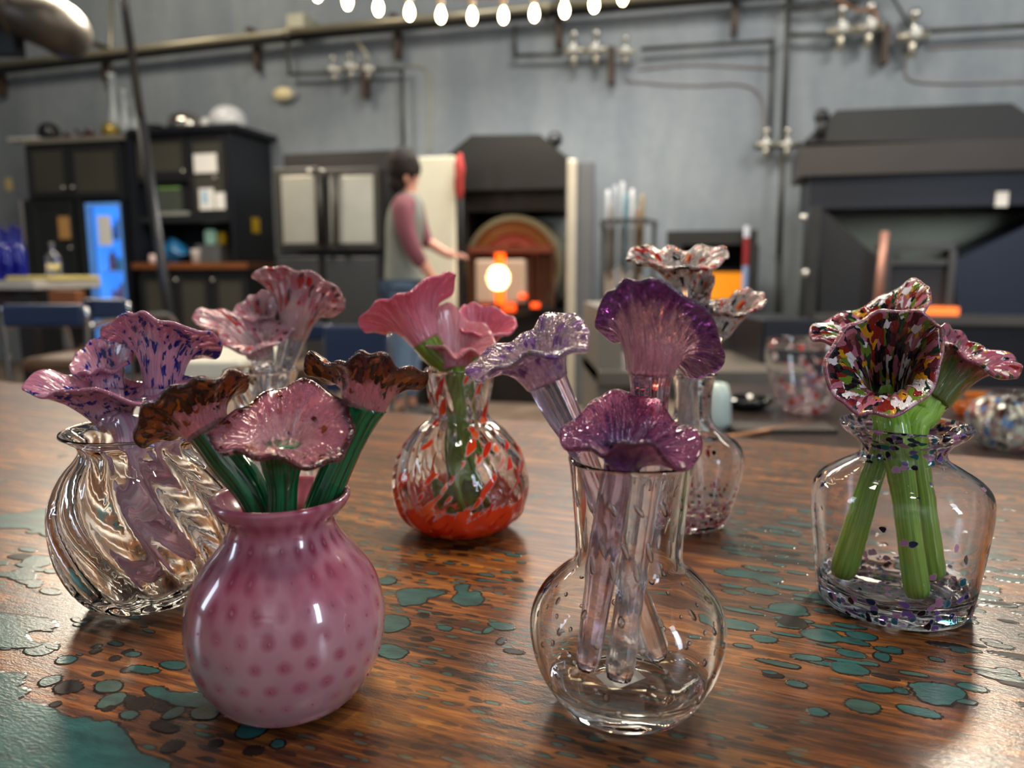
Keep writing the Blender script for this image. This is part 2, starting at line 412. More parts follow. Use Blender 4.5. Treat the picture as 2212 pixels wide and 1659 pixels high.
HAND = [(92, 1400, 68, 22, 0), (142, 1426, 42, 14, 0), (25, 1466, 56, 22, 0), (110, 1470, 40, 18, 0), (235, 1485, 64, 20, 1), (242, 1513, 50, 28, 1), (310, 1448, 74, 12, 0),
 (376, 1437, 60, 14, 0), (302, 1520, 60, 22, 2), (345, 1525, 30, 12, 2), (376, 1540, 34, 24, 1), (443, 1540, 62, 26, 1), (280, 1545, 40, 14, 1), (545, 1578, 66, 34, 0), (598, 1608, 30, 14, 0),
 (545, 1622, 34, 16, 2), (375, 1612, 38, 22, 2), (465, 1606, 26, 12, 2), (208, 1397, 18, 7, 2), (206, 1407, 18, 8, 2), (275, 1408, 16, 8, 2), (250, 1422, 20, 8, 2), (275, 1447, 20, 9, 2),
 (210, 1456, 18, 8, 2), (278, 1510, 20, 10, 2), (235, 1530, 20, 10, 2), (352, 1532, 22, 9, 2), (120, 1522, 20, 9, 2), (145, 1484, 60, 22, 2), (360, 1572, 70, 16, 2),
 (960, 1357, 34, 9, 0), (1055, 1362, 15, 15, 0), (922, 1380, 26, 8, 2), (1085, 1352, 60, 14, 0), (1110, 1408, 44, 8, 2), (1083, 1385, 14, 14, 2), (915, 1328, 24, 7, 2), (945, 1325, 24, 5, 2),
 (845, 1346, 80, 34, 0), (848, 1408, 80, 24, 0), (835, 1255, 40, 16, 0), (1590, 1350, 90, 20, 0), (1595, 1240, 90, 14, 0), (1660, 1250, 60, 16, 0), (1702, 1315, 76, 26, 0), (1650, 1278, 70, 12, 0),
 (1652, 1380, 52, 14, 0), (1708, 1345, 60, 22, 2), (1862, 1374, 60, 16, 0), (1836, 1412, 56, 14, 0), (1835, 1445, 70, 26, 0), (1780, 1375, 80, 26, 0), (1740, 1420, 60, 12, 0), (1905, 1420, 28, 18, 0),
 (2050, 1395, 70, 10, 2), (1865, 1525, 70, 24, 1), (1768, 1540, 38, 16, 0), (1720, 1478, 40, 12, 0), (1890, 1488, 70, 14, 0), (1990, 1538, 80, 18, 0), (1945, 1492, 26, 12, 0), (1920, 1405, 50, 10, 0)]
for i, (a, b, c, d, k) in enumerate(HAND): inlay_px(a, b, c, d, 100+i, (RT1, RT2, RT2)[k], random.Random(i).uniform(-.1, .1), dark=(k == 2))
rr = random.Random(11); cnt = 0
FIELDS = [((1560, 2230), (1085, 1200), 46, 60, 12), ((1570, 2230), (1200, 1330), 62, 62, 13), ((1600, 2230), (1330, 1470), 40, 58, 12), ((2060, 2260), (1440, 1560), 6, 60, 16),
          ((1580, 1780), (1100, 1240), 16, 70, 12), ((860, 1135), (1170, 1265), 20, 38, 8), ((-30, 150), (960, 1310), 15, 60, 12), ((430, 850), (1100, 1240), 8, 40, 10), ((0, 480), (1330, 1440), 16, 34, 9), ((1180, 1560), (1250, 1420), 8, 40, 9), ((1230, 1500), (1010, 1130), 8, 40, 8)]
for (xa, xb), (ya, yb), n, L, W in FIELDS:
    for _ in range(n):
        x, y = rr.uniform(xa, xb), rr.uniform(ya, yb); k = rr.random(); s = rr.choice((.45, .6, .8, 1, 1.4))
        sc = .6+.4*(y-1000)/500
        inlay_px(x, y, L*s*sc*1.15, W*sc*rr.uniform(.45, 1.0)*(.6+.35*s), 500+cnt, RT1 if k < .6 else RT2, rr.uniform(-.08, .08), dark=(k > .80)); cnt += 1

# ------------------------------------------------------------------ glass vases
def px2m(px, py, Y):
    d = ony(px, py, Y)-Vector((0, 0, CZ)); return d.dot(Vector((0, CP, -SP)))/F
VASES = {}
class Vase: pass
def vase(key, label, bx, by, prof, th, bt, mats, seg=96, ribs=0, ramp=.0015, twist=0, inner_frac=.3, lipr=None, base_r=None, wav=0, foot=False, group='glass vases on the counter'):
    c = onz(bx, by, TZ); Y = c.y; zb = TZ+.0006
    P = []
    for y, h in prof:
        P.append(Vector((h*px2m(bx, y, Y), ony(bx, y, Y).z-zb, 0)))
    P.sort(key=lambda p: p.y)
    P[0].y = .0
    sm = [p for p in catmull(P, 44)]
    zt = sm[-1].y
    def rout(z):
        for a, b in zip(sm, sm[1:]):
            if a.y <= z <= b.y: return a.x+(b.x-a.x)*((z-a.y)/max(1e-9, b.y-a.y))
        return sm[-1].x if z > zt else sm[0].x
    # outer, lip, inner: one closed wall of glass
    out = [(0, .0012), (sm[0].x*.55, .0012), (sm[0].x*.8, .0004), (sm[0].x*.93, 0.0)]+[(p.x, max(p.y, .0008)+(.0006 if i == 0 else 0)) for i, p in enumerate(sm)]
    no = len(out)
    rt = sm[-1].x
    lip = [(rt-th*.12, zt+th*.36), (rt-th*.5, zt+th*.5), (rt-th*.88, zt+th*.36)]
    inn = []; N = 40; rb = max(sm[0].x*.5, .012)
    for i in range(N+1):
        z = zt-(zt-bt)*(i/N)**.9
        r = max(rout(z)-th, .002)
        f = min(1, (z-bt)/(rb*.6)); f = math.sqrt(max(0, 1-(1-f)**2))
        if i < N: inn.append((max(r*f, .001), z))
    inn.append((0, bt))
    full = out+lip+inn
    H = zt
    ph = random.Random(key).uniform(0, 6)
    def fn(r, z, a, j):
        env = max(0, math.sin(PI*min(1, max(0, (z/H))**.8)))**.5 if ribs else 0
        k = 1.0 if j < no else (-inner_frac if j >= no+3 else .3)
        rr_ = r
        if ribs and j > 2:
            w = math.cos(ribs*(a+twist*z/H)+ph); w = w*.75+.25*math.cos(2*ribs*(a+twist*z/H)+ph)
            rr_ = r+ramp*w*env*k
        if wav: rr_ += wav*math.sin(2*a+ph)*r*(.5+z/H)*.6+wav*.5*math.sin(3*a+ph*2)*r
        zz = z
        return rr_, zz, a
    t = thing('vase', label, 'vase', (c.x, c.y, zb), group)
    bm = BM(); lathe(bm, full, (c.x, c.y, zb), seg, mi=lambda i: 0 if i < no+1 else (1 if len(mats) > 1 else 0), fn=fn)
    b = fin(bm, 'body', mats, t, smooth=True)
    v = Vase(); v.t = t; v.c = c; v.Y = Y; v.rout = rout; v.th = th; v.bt = bt; v.H = H; v.zb = zb; v.bx = bx
    VASES[key] = v
    return v
def bubbles(v, rows, n, m, sc, front_only=False, depth=.5, label=None):
    me = None; t = v.t
    bm = BM(); sph(bm, (0, 0, 0), 1, seg=10, rings=7)
    me = bpy.data.meshes.new('bubble'); bm.to_mesh(me); bm.free(); me.materials.append(m)
    if sc[3]:
        me.flip_normals()
    for p in me.polygons: p.use_smooth = True
    rnd = random.Random(3)
    for i, (z, el, tilt) in enumerate(rows):
        r = v.rout(z); r2 = v.rout(z+.002); sl = math.atan2(r2-r, .002)
        for k in range(n):
            a = 2*PI*(k+.5-.5*(i % 2))/n
            if front_only and math.sin(a) > .12: continue
            rr_ = r-v.th*depth
            o = bpy.data.objects.new('bubble', me); COL.objects.link(o); o.parent = t
            o.location = (rr_*math.cos(a), rr_*math.sin(a), z+rnd.uniform(-.0006, .0006))
            R = Matrix.Rotation(a, 4, 'Z') @ Matrix.Rotation(sl, 4, 'Y') @ Matrix.Rotation(tilt+rnd.uniform(-.15, .15), 4, 'X')
            o.rotation_euler = R.to_euler(); q = rnd.uniform(.8, 1.15)
            o.scale = (sc[0]*q, sc[1]*q, sc[2]*q*el)
            if i == 0 and k == 0 and label: o['label'] = label

CLEAR = glass('clear_glass', (252, 252, 250), 0, 1.45, .12, 45)
CLEARB = glass('clear_bubbled_glass', (252, 252, 250), 0, 1.45, .5, 22, wdist=.0016)
CLEARP = glass('clear_pale_glass', (250, 248, 252), 0, 1.45, .16, 60)
BUBM = glass('bubble_glass', (255, 255, 255), 0, 1.45, 0)
def pink_vase_mat(N, dz):
    t = NT('pink_milky_glass'); o = t.obj(); s = t.sep(o)
    a = t.math('DIVIDE', t.math('ARCTAN2', s[1], s[0]), 2*PI)
    row = t.math('DIVIDE', s[2], dz); ri = t.math('FLOOR', row)
    u = t.math('ADD', t.math('MULTIPLY', a, N), t.math('MULTIPLY', t.math('FLOORED_MODULO', ri, 2), .5))
    fu = t.math('SUBTRACT', t.math('FRACT', u), .5); fv = t.math('SUBTRACT', t.math('FRACT', row), .5)
    nz = t.noise(o, 60, 2)
    up = t.maprange(s[2], .03, .085)
    fvv = t.math('MULTIPLY', fv, t.math('SUBTRACT', 1.0, t.math('MULTIPLY', up, .3)))
    d = t.math('SQRT', t.math('ADD', t.math('MULTIPLY', fu, fu), t.math('MULTIPLY', fvv, fvv)))
    d = t.math('ADD', d, t.math('MULTIPLY', t.math('SUBTRACT', nz.outputs[0], .5), .25))
    dot = t.math('MULTIPLY', t.maprange(d, .37, .14), t.maprange(t.noise(o, 22, 2).outputs[0], .38, .55, .25, 1))
    streak = t.noise(t.mapping(o, (60, 60, 9)), 1, 3)
    big = t.noise(o, 14, 3)
    pale = t.mix(t.maprange(big.outputs[0], .35, .65), lc((236, 204, 208)), lc((222, 172, 184)))
    rose = t.mix(t.maprange(streak.outputs[0], .35, .65), lc((206, 104, 134)), lc((226, 154, 174)))
    upn = t.maprange(t.math('ADD', s[2], t.math('MULTIPLY', t.math('SUBTRACT', big.outputs[0], .5), .05)), .028, .070)
    base = t.mix(upn, pale, rose)
    c = t.mix(t.math('MULTIPLY', dot, t.maprange(s[2], .004, .03)), base, t.mix(upn, lc((218, 138, 160)), lc((180, 74, 106))))
    t.set(Base_Color=c, Roughness=.24, Transmission_Weight=.46, IOR=1.45, Coat_Weight=1.0, Coat_Roughness=.02,
          Subsurface_Weight=.25, Subsurface_Radius=(.02, .01, .012), Subsurface_Scale=.5)
    t.bump(t.noise(t.mapping(o, (40, 40, 12)), 1, 2).outputs[0], .25, .003)
    return t.m
def frit_mat(name, zlo, zhi, palette, scale, dens_lo, dens_hi, stretch=(1, 1, 1), clear=(250, 250, 250), rz=None, opq=1.0, twist=0.0, solid=None, rd=.75):
    """clear glass with coloured chips, denser below zlo, fading to dens_hi above zhi, optional band above rz"""
    t = NT(name); o = t.obj(); s = t.sep(o); vec = o
    if twist:
        vr = t.n('ShaderNodeVectorRotate'); vr.rotation_type = 'Z_AXIS'; t.l(o, vr.inputs['Vector']); t.l(t.math('MULTIPLY', s[2], twist), vr.inputs['Angle']); vec = vr.outputs[0]
    vec = t.mapping(vec, stretch)
    nz = t.noise(vec, scale*.6, 2); add = t.n('ShaderNodeVectorMath', operation='MULTIPLY_ADD')
    t.l(nz.outputs['Color'], add.inputs[0]); add.inputs[1].default_value = (1.1/scale,)*3; t.l(vec, add.inputs[2])
    v = t.vor(add.outputs[0], scale); cs = t.sep(v.outputs['Color'])
    den = t.maprange(s[2], zlo, zhi, dens_lo, dens_hi)
    if rz: den = t.math('ADD', den, t.maprange(s[2], rz, rz+.006, 0, rd))
    m = t.math('MULTIPLY', t.math('LESS_THAN', cs[0], den), t.maprange(v.outputs['Distance'], .62, .48))
    if solid: m = t.math('MAXIMUM', m, t.maprange(t.math('ADD', s[2], t.math('MULTIPLY', t.noise(vec, 70, 4, .6).outputs[0], solid[1])), solid[0]+.003, solid[0]))
    k = len(palette); tot = 0; st = []
    for w, c in palette: st.append((tot, lc(c))); tot += w
    col = t.ramp(cs[1], st, 'CONSTANT')
    t.set(Base_Color=t.mix(m, lc(clear), col), Roughness=.02, IOR=1.45, Transmission_Weight=t.math('SUBTRACT', 1.0, t.math('MULTIPLY', m, opq)))
    t.bump(t.noise(o, 55, 2).outputs[0], .15, .001)
    return t.m

ANB = 24; ADZ = .0128
vA = vase('A', 'round milky pink glass vase speckled with bubbles and rose spots', 628, 1500,
  [(1500, 118), (1488, 142), (1456, 170), (1415, 193), (1380, 204), (1335, 209), (1290, 204), (1245, 189), (1203, 160), (1165, 128), (1135, 112), (1112, 116), (1092, 136), (1072, 147)],
  .0042, .006, [pink_vase_mat(ANB, ADZ)])
bubbles(vA, [((i+.5)*ADZ, (1 if i < 5 else 1.7), 0) for i in range(9)], ANB, glass('bubble_rim_glass', (196, 110, 140), 0, 1.45, 0, tr=.5), (.0006, .0008, .0009, 0), True, .04)

vB = vase('B', 'clear long-necked glass vase full of small bubbles holding purple flowers', 1350, 1512,
  [(1512, 112), (1503, 140), (1470, 168), (1432, 190), (1385, 205), (1343, 209), (1310, 203), (1275, 184), (1240, 149), (1215, 120), (1190, 114), (1140, 117), (1069, 124), (1010, 131), (992, 135)],
    .0036, .010, [CLEARB])
hb = vB.H
bubbles(vB, [(hb*.07, 1, 0), (hb*.15, 1, 0), (hb*.235, 1, 0), (hb*.32, 1, 0), (hb*.40, 1.2, 0), (hb*.48, 1.7, .2), (hb*.62, 3.2, .15), (hb*.70, 3.4, .25), (hb*.86, 2.8, .5)], 14, BUBM, (.0012, .0017, .0017, 1))
vC = vase('C', 'square-shouldered clear glass vase with blue and pink specks around its foot', 1925, 1302,
  [(1302, 138), (1290, 150), (1262, 156), (1175, 168), (1110, 176), (1074, 177), (1048, 172), (1028, 154), (1008, 122), (990, 92), (972, 84), (952, 96), (932, 122), (918, 132)],
  .0036, .006, [frit_mat('speckled_clear_glass', .010, .030, [(.25, (30, 34, 78)), (.2, (176, 120, 160)), (.15, (20, 92, 110)), (.2, (14, 10, 26)), (.2, (110, 80, 150))], 190, .60, .03, rz=.106, rd=.8, opq=.75), CLEARP])
vD = vase('D', 'clear swirled optic-ribbed glass vase with flared lip, left of the pink one', 325, 1290,
  [(1290, 96), (1272, 124), (1235, 152), (1187, 172), (1140, 181), (1093, 184), (1055, 175), (1012, 152), (985, 128), (965, 117), (948, 124), (936, 144), (928, 155)],
  .0034, .009, [CLEAR], ribs=14, ramp=.0024, twist=1.35, inner_frac=.45, wav=.02)
vE = vase('E', 'small round twisted glass vase with orange red base holding pink flowers', 996, 1140,
  [(1140, 78), (1128, 104), (1099, 134), (1055, 145), (1015, 143), (970, 127), (930, 96), (905, 66), (890, 59), (868, 63), (840, 69), (812, 74), (800, 76)],
  .0040, .008, [frit_mat('orange_streaked_glass', .010, .045, [(.6, (214, 62, 26)), (.25, (190, 40, 22)), (.15, (224, 96, 48))], 120, 1.0, .27, (1, 1, .28), twist=-14.0, opq=.9, solid=(.062, .06)), CLEAR], ribs=16, ramp=.0016, twist=1.2)
vF = vase('F', 'clear glass bottle vase with red and pink chips at the foot, behind the bubbled vase', 1487, 1135,
  [(1135, 62), (1118, 80), (1060, 98), (1010, 110), (980, 110), (955, 99), (935, 72), (915, 48), (895, 40), (850, 40), (820, 44), (808, 50)],
  .0034, .006, [frit_mat('red_speckled_glass', .012, .045, [(.45, (206, 130, 150)), (.25, (180, 30, 30)), (.15, (20, 10, 12)), (.15, (230, 190, 200))], 230, .7, .05, rz=.155), CLEARP])
vG = vase('G', 'clear ribbed glass vase behind, holding the speckled pale pink flowers', 578, 1085,
  [(1085, 62), (1070, 84), (1030, 102), (985, 106), (940, 96), (905, 72), (880, 56), (850, 60), (820, 72), (800, 78)],
  .0034, .006, [CLEAR], ribs=14, ramp=.0014, twist=.9)
STK = mat('white_paper_sticker', (225, 224, 220), .6, var=.04)
def sticker(v, dx, dy, w, h, rot):
    bm = BM(); box(bm, -w/2, w/2, -h/2, h/2, 0, .0003)
    bm.transform(Matrix.Translation((v.c.x+dx, v.c.y+dy, v.zb+v.bt+.0004)) @ Matrix.Rotation(rot, 4, 'Z'))
    fin(bm, 'sticker', STK, v.t, label='white paper sticker in the base')
sticker(vB, -.002, .004, .024, .016, .5)
sticker(vC, -.014, -.012, .018, .016, .3)

# ------------------------------------------------------------------ glass flowers
def bloom_mat(name, inner, outer, tr, palette=None, dens=0, cells=(9, 7), vmin=0, split=.5, rough=.03, streak=.5, streakcol=None, bump=.8, sw=.12, opq=1.0, distort=.5, rimc=None, rimv=.955):
    if name in MC: return MC[name]
    t = NT(name); p = t.attr('pc'); s = t.sep(p)
    pv = t.mapping(p, (2.2, 2.2, 1.5)); n1 = t.noise(pv, 1.6, 4, .55, .8)
    f = t.maprange(t.math('ADD', s[2], t.math('MULTIPLY', t.math('SUBTRACT', n1.outputs[0], .5), .9)), split-sw, split+sw)
    c = t.mix(f, lc(inner), lc(outer))
    if streakcol:
        n2 = t.noise(t.mapping(p, (7, 7, 2.0)), 1.5, 3, .5, .6)
        c = t.mix(t.maprange(n2.outputs[0], .56, .68, 0, streak), c, lc(streakcol))
    trv = None
    if palette:
        m = t.mapping(p, (cells[0], cells[0], cells[1]))
        nz = t.noise(m, .7, 2); add = t.n('ShaderNodeVectorMath', operation='MULTIPLY_ADD')
        t.l(nz.outputs['Color'], add.inputs[0]); add.inputs[1].default_value = (distort*4,)*3; t.l(m, add.inputs[2])
        v = t.vor(add.outputs[0], 1); cs = t.sep(v.outputs['Color'])
        cl = t.noise(t.mapping(p, (1.6, 1.6, 1.6)), 1.4, 2)
        den = t.maprange(s[2], vmin, min(1, vmin+.3), dens*.06 if vmin > 0 else dens, dens)
        if dens < .9: den = t.math('MULTIPLY', den, t.maprange(cl.outputs[0], .38, .62, .35, 1.7))
        mk = t.math('MULTIPLY', t.math('LESS_THAN', cs[0], den), t.maprange(v.outputs['Distance'], *((1.0, .86) if dens > .9 else (.66, .56))))
        tot = 0; st = []
        for w, cc in palette: st.append((tot, lc(cc))); tot += w
        c = t.mix(mk, c, t.ramp(cs[1], st, 'CONSTANT'))
        trv = t.math('MULTIPLY', t.math('SUBTRACT', 1.0, t.math('MULTIPLY', mk, opq)), tr)
    if rimc: c = t.mix(t.maprange(t.math('ADD', s[2], t.math('MULTIPLY', t.math('SUBTRACT', n1.outputs[0], .5), .25 if rimv < .93 else .02)), rimv, rimv+.035+(.99-rimv)*.3, 0, .82), c, lc(rimc))
    t.set(Base_Color=c, Roughness=rough, IOR=1.45, Transmission_Weight=trv if trv is not None else tr, Coat_Weight=.4, Coat_Roughness=.0)
    nb = t.noise(t.mapping(p, (5, 5, 2.2)), 1.5, 3, .55, .4)
    t.bump(nb.outputs[0], bump, .006)
    MC[name] = t.m; return t.m
def stem_mat(name, c, tr, c2=None, rough=.03, low=None, lz=(.7, 1.1)):
    if name in MC: return MC[name]
    t = NT(name); p = t.attr('pc'); n = t.noise(t.mapping(p, (3.0, 3.0, 1.2)), 2, 3, .5)
    col = t.mix(t.maprange(n.outputs[0], .4, .62), lc(c), lc(c2 or c))
    if low: col = t.mix(t.maprange(t.sep(p)[2], lz[0], lz[1]), lc(low), col)
    t.set(Base_Color=col, Roughness=rough, IOR=1.45, Transmission_Weight=tr, Coat_Weight=.7, Coat_Roughness=.02)
    t.bump(t.noise(t.mapping(p, (6, 6, .8)), 2, 2).outputs[0], .2, .0008)
    MC[name] = t.m; return t.m
def set_pc(o, vals):
    at = o.data.attributes.new('pc', 'FLOAT_VECTOR', 'POINT'); at.data.foreach_set('vector', [x for v in vals for x in v])
def flower(vk, label, bot, mid, throat, rim, bmat, smat, rs=.0065, rt=.011, fd=0.0, group=None, rip=.0015, ripn=9, thick=.0030, flare=.75, mid_d=0.0, seed=0, nt=22, nth=120, lenk=.75):
    """bot: offset in metres on the vase floor; mid, throat, rim: pixel places given a depth near the vase"""
    v = VASES[vk]; Y = v.Y+fd; rnd = random.Random(label)
    T = ony(throat[0], throat[1], Y+(throat[2] if len(throat) > 2 else 0))
    Mp = ony(mid[0], mid[1], v.Y+mid_d)
    B = Vector((v.c.x+bot[0], v.c.y+bot[1], v.zb+v.bt+rs+.002+(bot[2] if len(bot) > 2 else 0)))
    path = catmull([B, B.lerp(Mp, .5), Mp, Mp.lerp(T, .6), T], 26)
    t = thing('glass_flower', label, 'glass flower', B, group)
    # stem, flaring near the throat
    n = len(path); rad = []
    for i in range(n):
        f = i/(n-1); g = max(0, (f-.45)/.55)
        rad.append(rs*(1+.10*math.sin(f*9+seed))+(rt*1.04-rs)*g**1.6)
    rad[0] = rs*.75
    bm = BM(); tube(bm, path, rad, 40, True, .045, 11)
    o = fin(bm, 'stem', smat, t, smooth=True)
    vals = []
    L = sum((path[i+1]-path[i]).length for i in range(n-1))
    for i in range(n):
        for k in range(40): vals.append((math.cos(2*PI*k/40), math.sin(2*PI*k/40), i/(n-1)*L*12))
    set_pc(o, vals[:len(o.data.vertices)]+[(0, 0, 0)]*max(0, len(o.data.vertices)-len(vals)))
    # bloom, lofted from the throat to the waving rim
    R = [ony(px, py, Y+d) for px, py, d in rim]; R = catmull(R, nth, True)
    C = sum(R, Vector())/nth
    ax = (path[-1]-path[-4]).normalized(); ax = (ax*.6+(C-T).normalized()*.5).normalized()
    T0 = path[-2]
    u, w = frame_of(ax)
    u = (Vector((1, 0, 0))-ax*ax.x).normalized(); w = ax.cross(u)
    if w.y < 0: w = -w
    # start angles follow the rim's own directions around the axis
    ang = []
    for k in range(nth):
        q = R[k]-C; q = q-ax*q.dot(ax); ang.append(math.atan2(q.dot(w), q.dot(u)))
    un = [ang[0]]
    for k in range(1, nth):
        d = ang[k]-ang[k-1]; d = (d+PI) % (2*PI)-PI; un.append(un[-1]+d)
    tot = un[-1]-un[0]; sg = 1 if tot > 0 else -1
    bl = [.5*(un[k])+.5*(un[0]+sg*2*PI*k/nth) for k in range(nth)]
    Lz = max(.012, (C-T0).dot(ax)); ph = rnd.uniform(0, 6)
    bm = BM(); rows = []; vals = []
    for j in range(nt+1):
        s = j/nt; row = []
        for k in range(nth):
            e = u*math.cos(bl[k])+w*math.sin(bl[k]); p0 = T0+e*rt*.93; p1 = (p0+ax*Lz*lenk*.8).lerp(R[k], .14)
            p3 = R[k]; cc = T0+ax*Lz*flare; p2 = cc.lerp(p3, .62)
            a = (1-s)**3; b = 3*(1-s)**2*s; c_ = 3*(1-s)*s*s; d = s**3
            q = p0*a+p1*b+p2*c_+p3*d
            rp = rip*math.sin(ripn*2*PI*k/nth+ph+.6*math.sin(3*2*PI*k/nth))*s**2
            q = q+ax*(.0009*math.sin(21*2*PI*k/nth+2*math.sin(4*2*PI*k/nth+ph)+2*s)*math.sin(PI*min(1, s*1.05)))+ax*rp+ (q-T0).normalized()*0
            if s > .96: q = q-ax*.0005
            row.append(bm.verts.new(q)); A = 2*PI*k/nth
            vals.append((math.cos(A), math.sin(A), s))
        rows.append(row)
    for j in range(nt):
        for k in range(nth): bm.faces.new((rows[j][k], rows[j][(k+1) % nth], rows[j+1][(k+1) % nth], rows[j+1][k]))
    b = fin(bm, 'bloom', bmat, t, smooth=True)
    set_pc(b, vals)
    md = b.modifiers.new('thickness', 'SOLIDIFY'); md.thickness = thick; md.offset = 0; md.use_even_offset = False
    sb = b.modifiers.new('smooth', 'SUBSURF'); sb.levels = 1; sb.render_levels = 1
    return t

# --- in the pink vase
GA = 'brown-edged glass flowers in the pink vase'
BA = bloom_mat('pink_brown_petal', (236, 178, 194), (222, 142, 166), .78, [(.5, (60, 20, 14)), (.25, (96, 44, 24)), (.25, (120, 60, 50))], .7, (5, 9), .74, .5, streak=.5, streakcol=(216, 176, 170), rimc=(58, 18, 14), rimv=.90, bump=.6)
BA2 = bloom_mat('brown_marbled_petal', (224, 152, 164), (176, 92, 76), .7, [(.4, (64, 22, 8)), (.3, (124, 54, 14)), (.15, (32, 10, 8)), (.15, (160, 84, 24))], 1.3, (6, 8), .35, .5, streak=.4, streakcol=(224, 160, 160), rimc=(50, 16, 12), rimv=.9, bump=.5)
SG = stem_mat('dark_green_glass', (6, 74, 44), .15, (20, 118, 70))
flower('A', 'wide pink glass flower with brown edge facing up, front of the pink vase', (-.004, -.014), (610, 1080), (608, 962), [(770, 923, 0), (750, 880, .014), (725, 850, .022), (673, 822, .030), (630, 828, .031), (582, 847, .028), (535, 872, .020), (490, 903, .010), (452, 928, 0), (446, 948, -.008), (473, 973, -.016), (520, 982, -.024), (573, 989, -.030), (632, 1001, -.032), (680, 1010, -.030), (722, 998, -.022), (748, 975, -.012)], BA, SG, .0082, .011, -.014, GA, mid_d=-.010, lenk=.5, flare=.55)
flower('A', 'brown-rimmed pink glass flower leaning left on its dark green stem', (.014, .006), (553, 1080), (446, 925), [(541, 815, 0), (520, 845, .014), (480, 880, .026), (430, 915, .030), (375, 942, .024), (335, 948, .012), (297, 962, 0), (287, 930, -.006), (300, 890, -.012), (323, 868, -.018), (368, 840, -.025), (415, 821, -.028), (456, 820, -.026), (490, 806, -.018), (520, 802, -.008)], BA2, SG, .0082, .0115, .006, GA, mid_d=.0, seed=2)
flower('A', 'brown marbled glass flower leaning right on its dark green stem', (-.016, .004), (700, 1075), (788, 872), [(922, 803, 0), (922, 830, .006), (885, 836, .016), (830, 840, .026), (770, 822, .032), (715, 822, .030), (672, 812, .020), (657, 788, .014), (667, 762, .012), (705, 785, .002), (738, 784, -.014), (770, 766, -.024), (800, 761, -.028), (832, 770, -.028), (858, 790, -.022), (890, 799, -.012)], BA2, SG, .0082, .0118, .012, GA, mid_d=.008, seed=4)

# --- in the bubbled vase
GB = 'purple glass flowers in the bubbled vase'
BB1 = bloom_mat('lilac_streaked_petal', (236, 206, 228), (228, 206, 228), .92, [(.6, (110, 60, 136)), (.4, (136, 90, 156))], .22, (5, 5), .1, .5, streak=.5, streakcol=(160, 112, 176), bump=.8, opq=.5)
BB2 = bloom_mat('deep_purple_petal', (244, 196, 214), (122, 62, 142), .9, None, 0, split=.62, sw=.13, streak=.35, streakcol=(110, 50, 130), bump=.7)
BB3 = bloom_mat('magenta_purple_petal', (140, 84, 162), (214, 138, 184), .92, None, 0, split=.5, sw=.3, streak=.7, streakcol=(84, 30, 100), bump=.7, rimc=(150, 62, 112))
SB1 = stem_mat('clear_lilac_glass', (240, 224, 242), 1.0, (216, 190, 226), .0, low=(240, 238, 246))
SB2 = stem_mat('pink_cased_glass', (232, 188, 208), 1.0, (214, 150, 182), .0, low=(240, 236, 244), lz=(1.0, 1.5))
SB3 = stem_mat('purple_glass', (116, 66, 140), 1.0, (170, 130, 190), .0, low=(220, 208, 230), lz=(.5, 1.1))
flower('B', 'pale lilac glass flower leaning left out of the bubbled vase', (.020, .008), (1262, 988), (1180, 822), [(1275, 721, 0), (1257, 690, .014), (1225, 674, .024), (1190, 679, .028), (1163, 694, .026), (1140, 722, .022), (1100, 738, .020), (1057, 756, .016), (1020, 780, .008), (1006, 808, 0), (1028, 819, -.008), (1072, 803, -.018), (1120, 776, -.028), (1170, 766, -.032), (1215, 766, -.028), (1252, 759, -.018), (1272, 746, -.008)], BB1, SB1, .0072, .0108, .004, GB, mid_d=.0, seed=1, lenk=.95, flare=.9)
flower('B', 'tall dark purple glass flower with pink throat, top of the bubbled vase', (-.006, -.014), (1400, 990), (1405, 800), [(1566, 785, 0), (1540, 800, .010), (1514, 818, .018), (1480, 800, .028), (1440, 760, .034), (1400, 735, .034), (1356, 733, .024), (1318, 730, .012), (1287, 712, 0), (1288, 675, -.008), (1304, 642, -.014), (1325, 620, -.020), (1350, 606, -.025), (1385, 600, -.030), (1437, 613, -.033), (1494, 642, -.030), (1535, 683, -.022), (1558, 735, -.012)], BB2, SB2, .0082, .0125, .010, GB, mid_d=.012, seed=3, lenk=1.0, flare=.95)
flower('B', 'ruffled magenta glass flower at the lip of the bubbled vase', (-.022, 0), (1335, 1010), (1345, 985), [(1519, 955, 0), (1494, 925, .010), (1455, 905, .018), (1421, 866, .026), (1385, 850, .030), (1348, 844, .032), (1312, 848, .030), (1285, 860, .024), (1256, 893, .016), (1222, 914, .008), (1206, 938, 0), (1218, 964, -.008), (1262, 966, -.016), (1292, 984, -.022), (1325, 972, -.028), (1348, 958, -.032), (1380, 955, -.034), (1411, 963, -.032), (1443, 993, -.026), (1487, 1014, -.016), (1512, 988, -.008)], BB3, SB3, .0074, .011, -.016, GB, mid_d=-.012, seed=5, lenk=.4, flare=.5, rip=.0014)

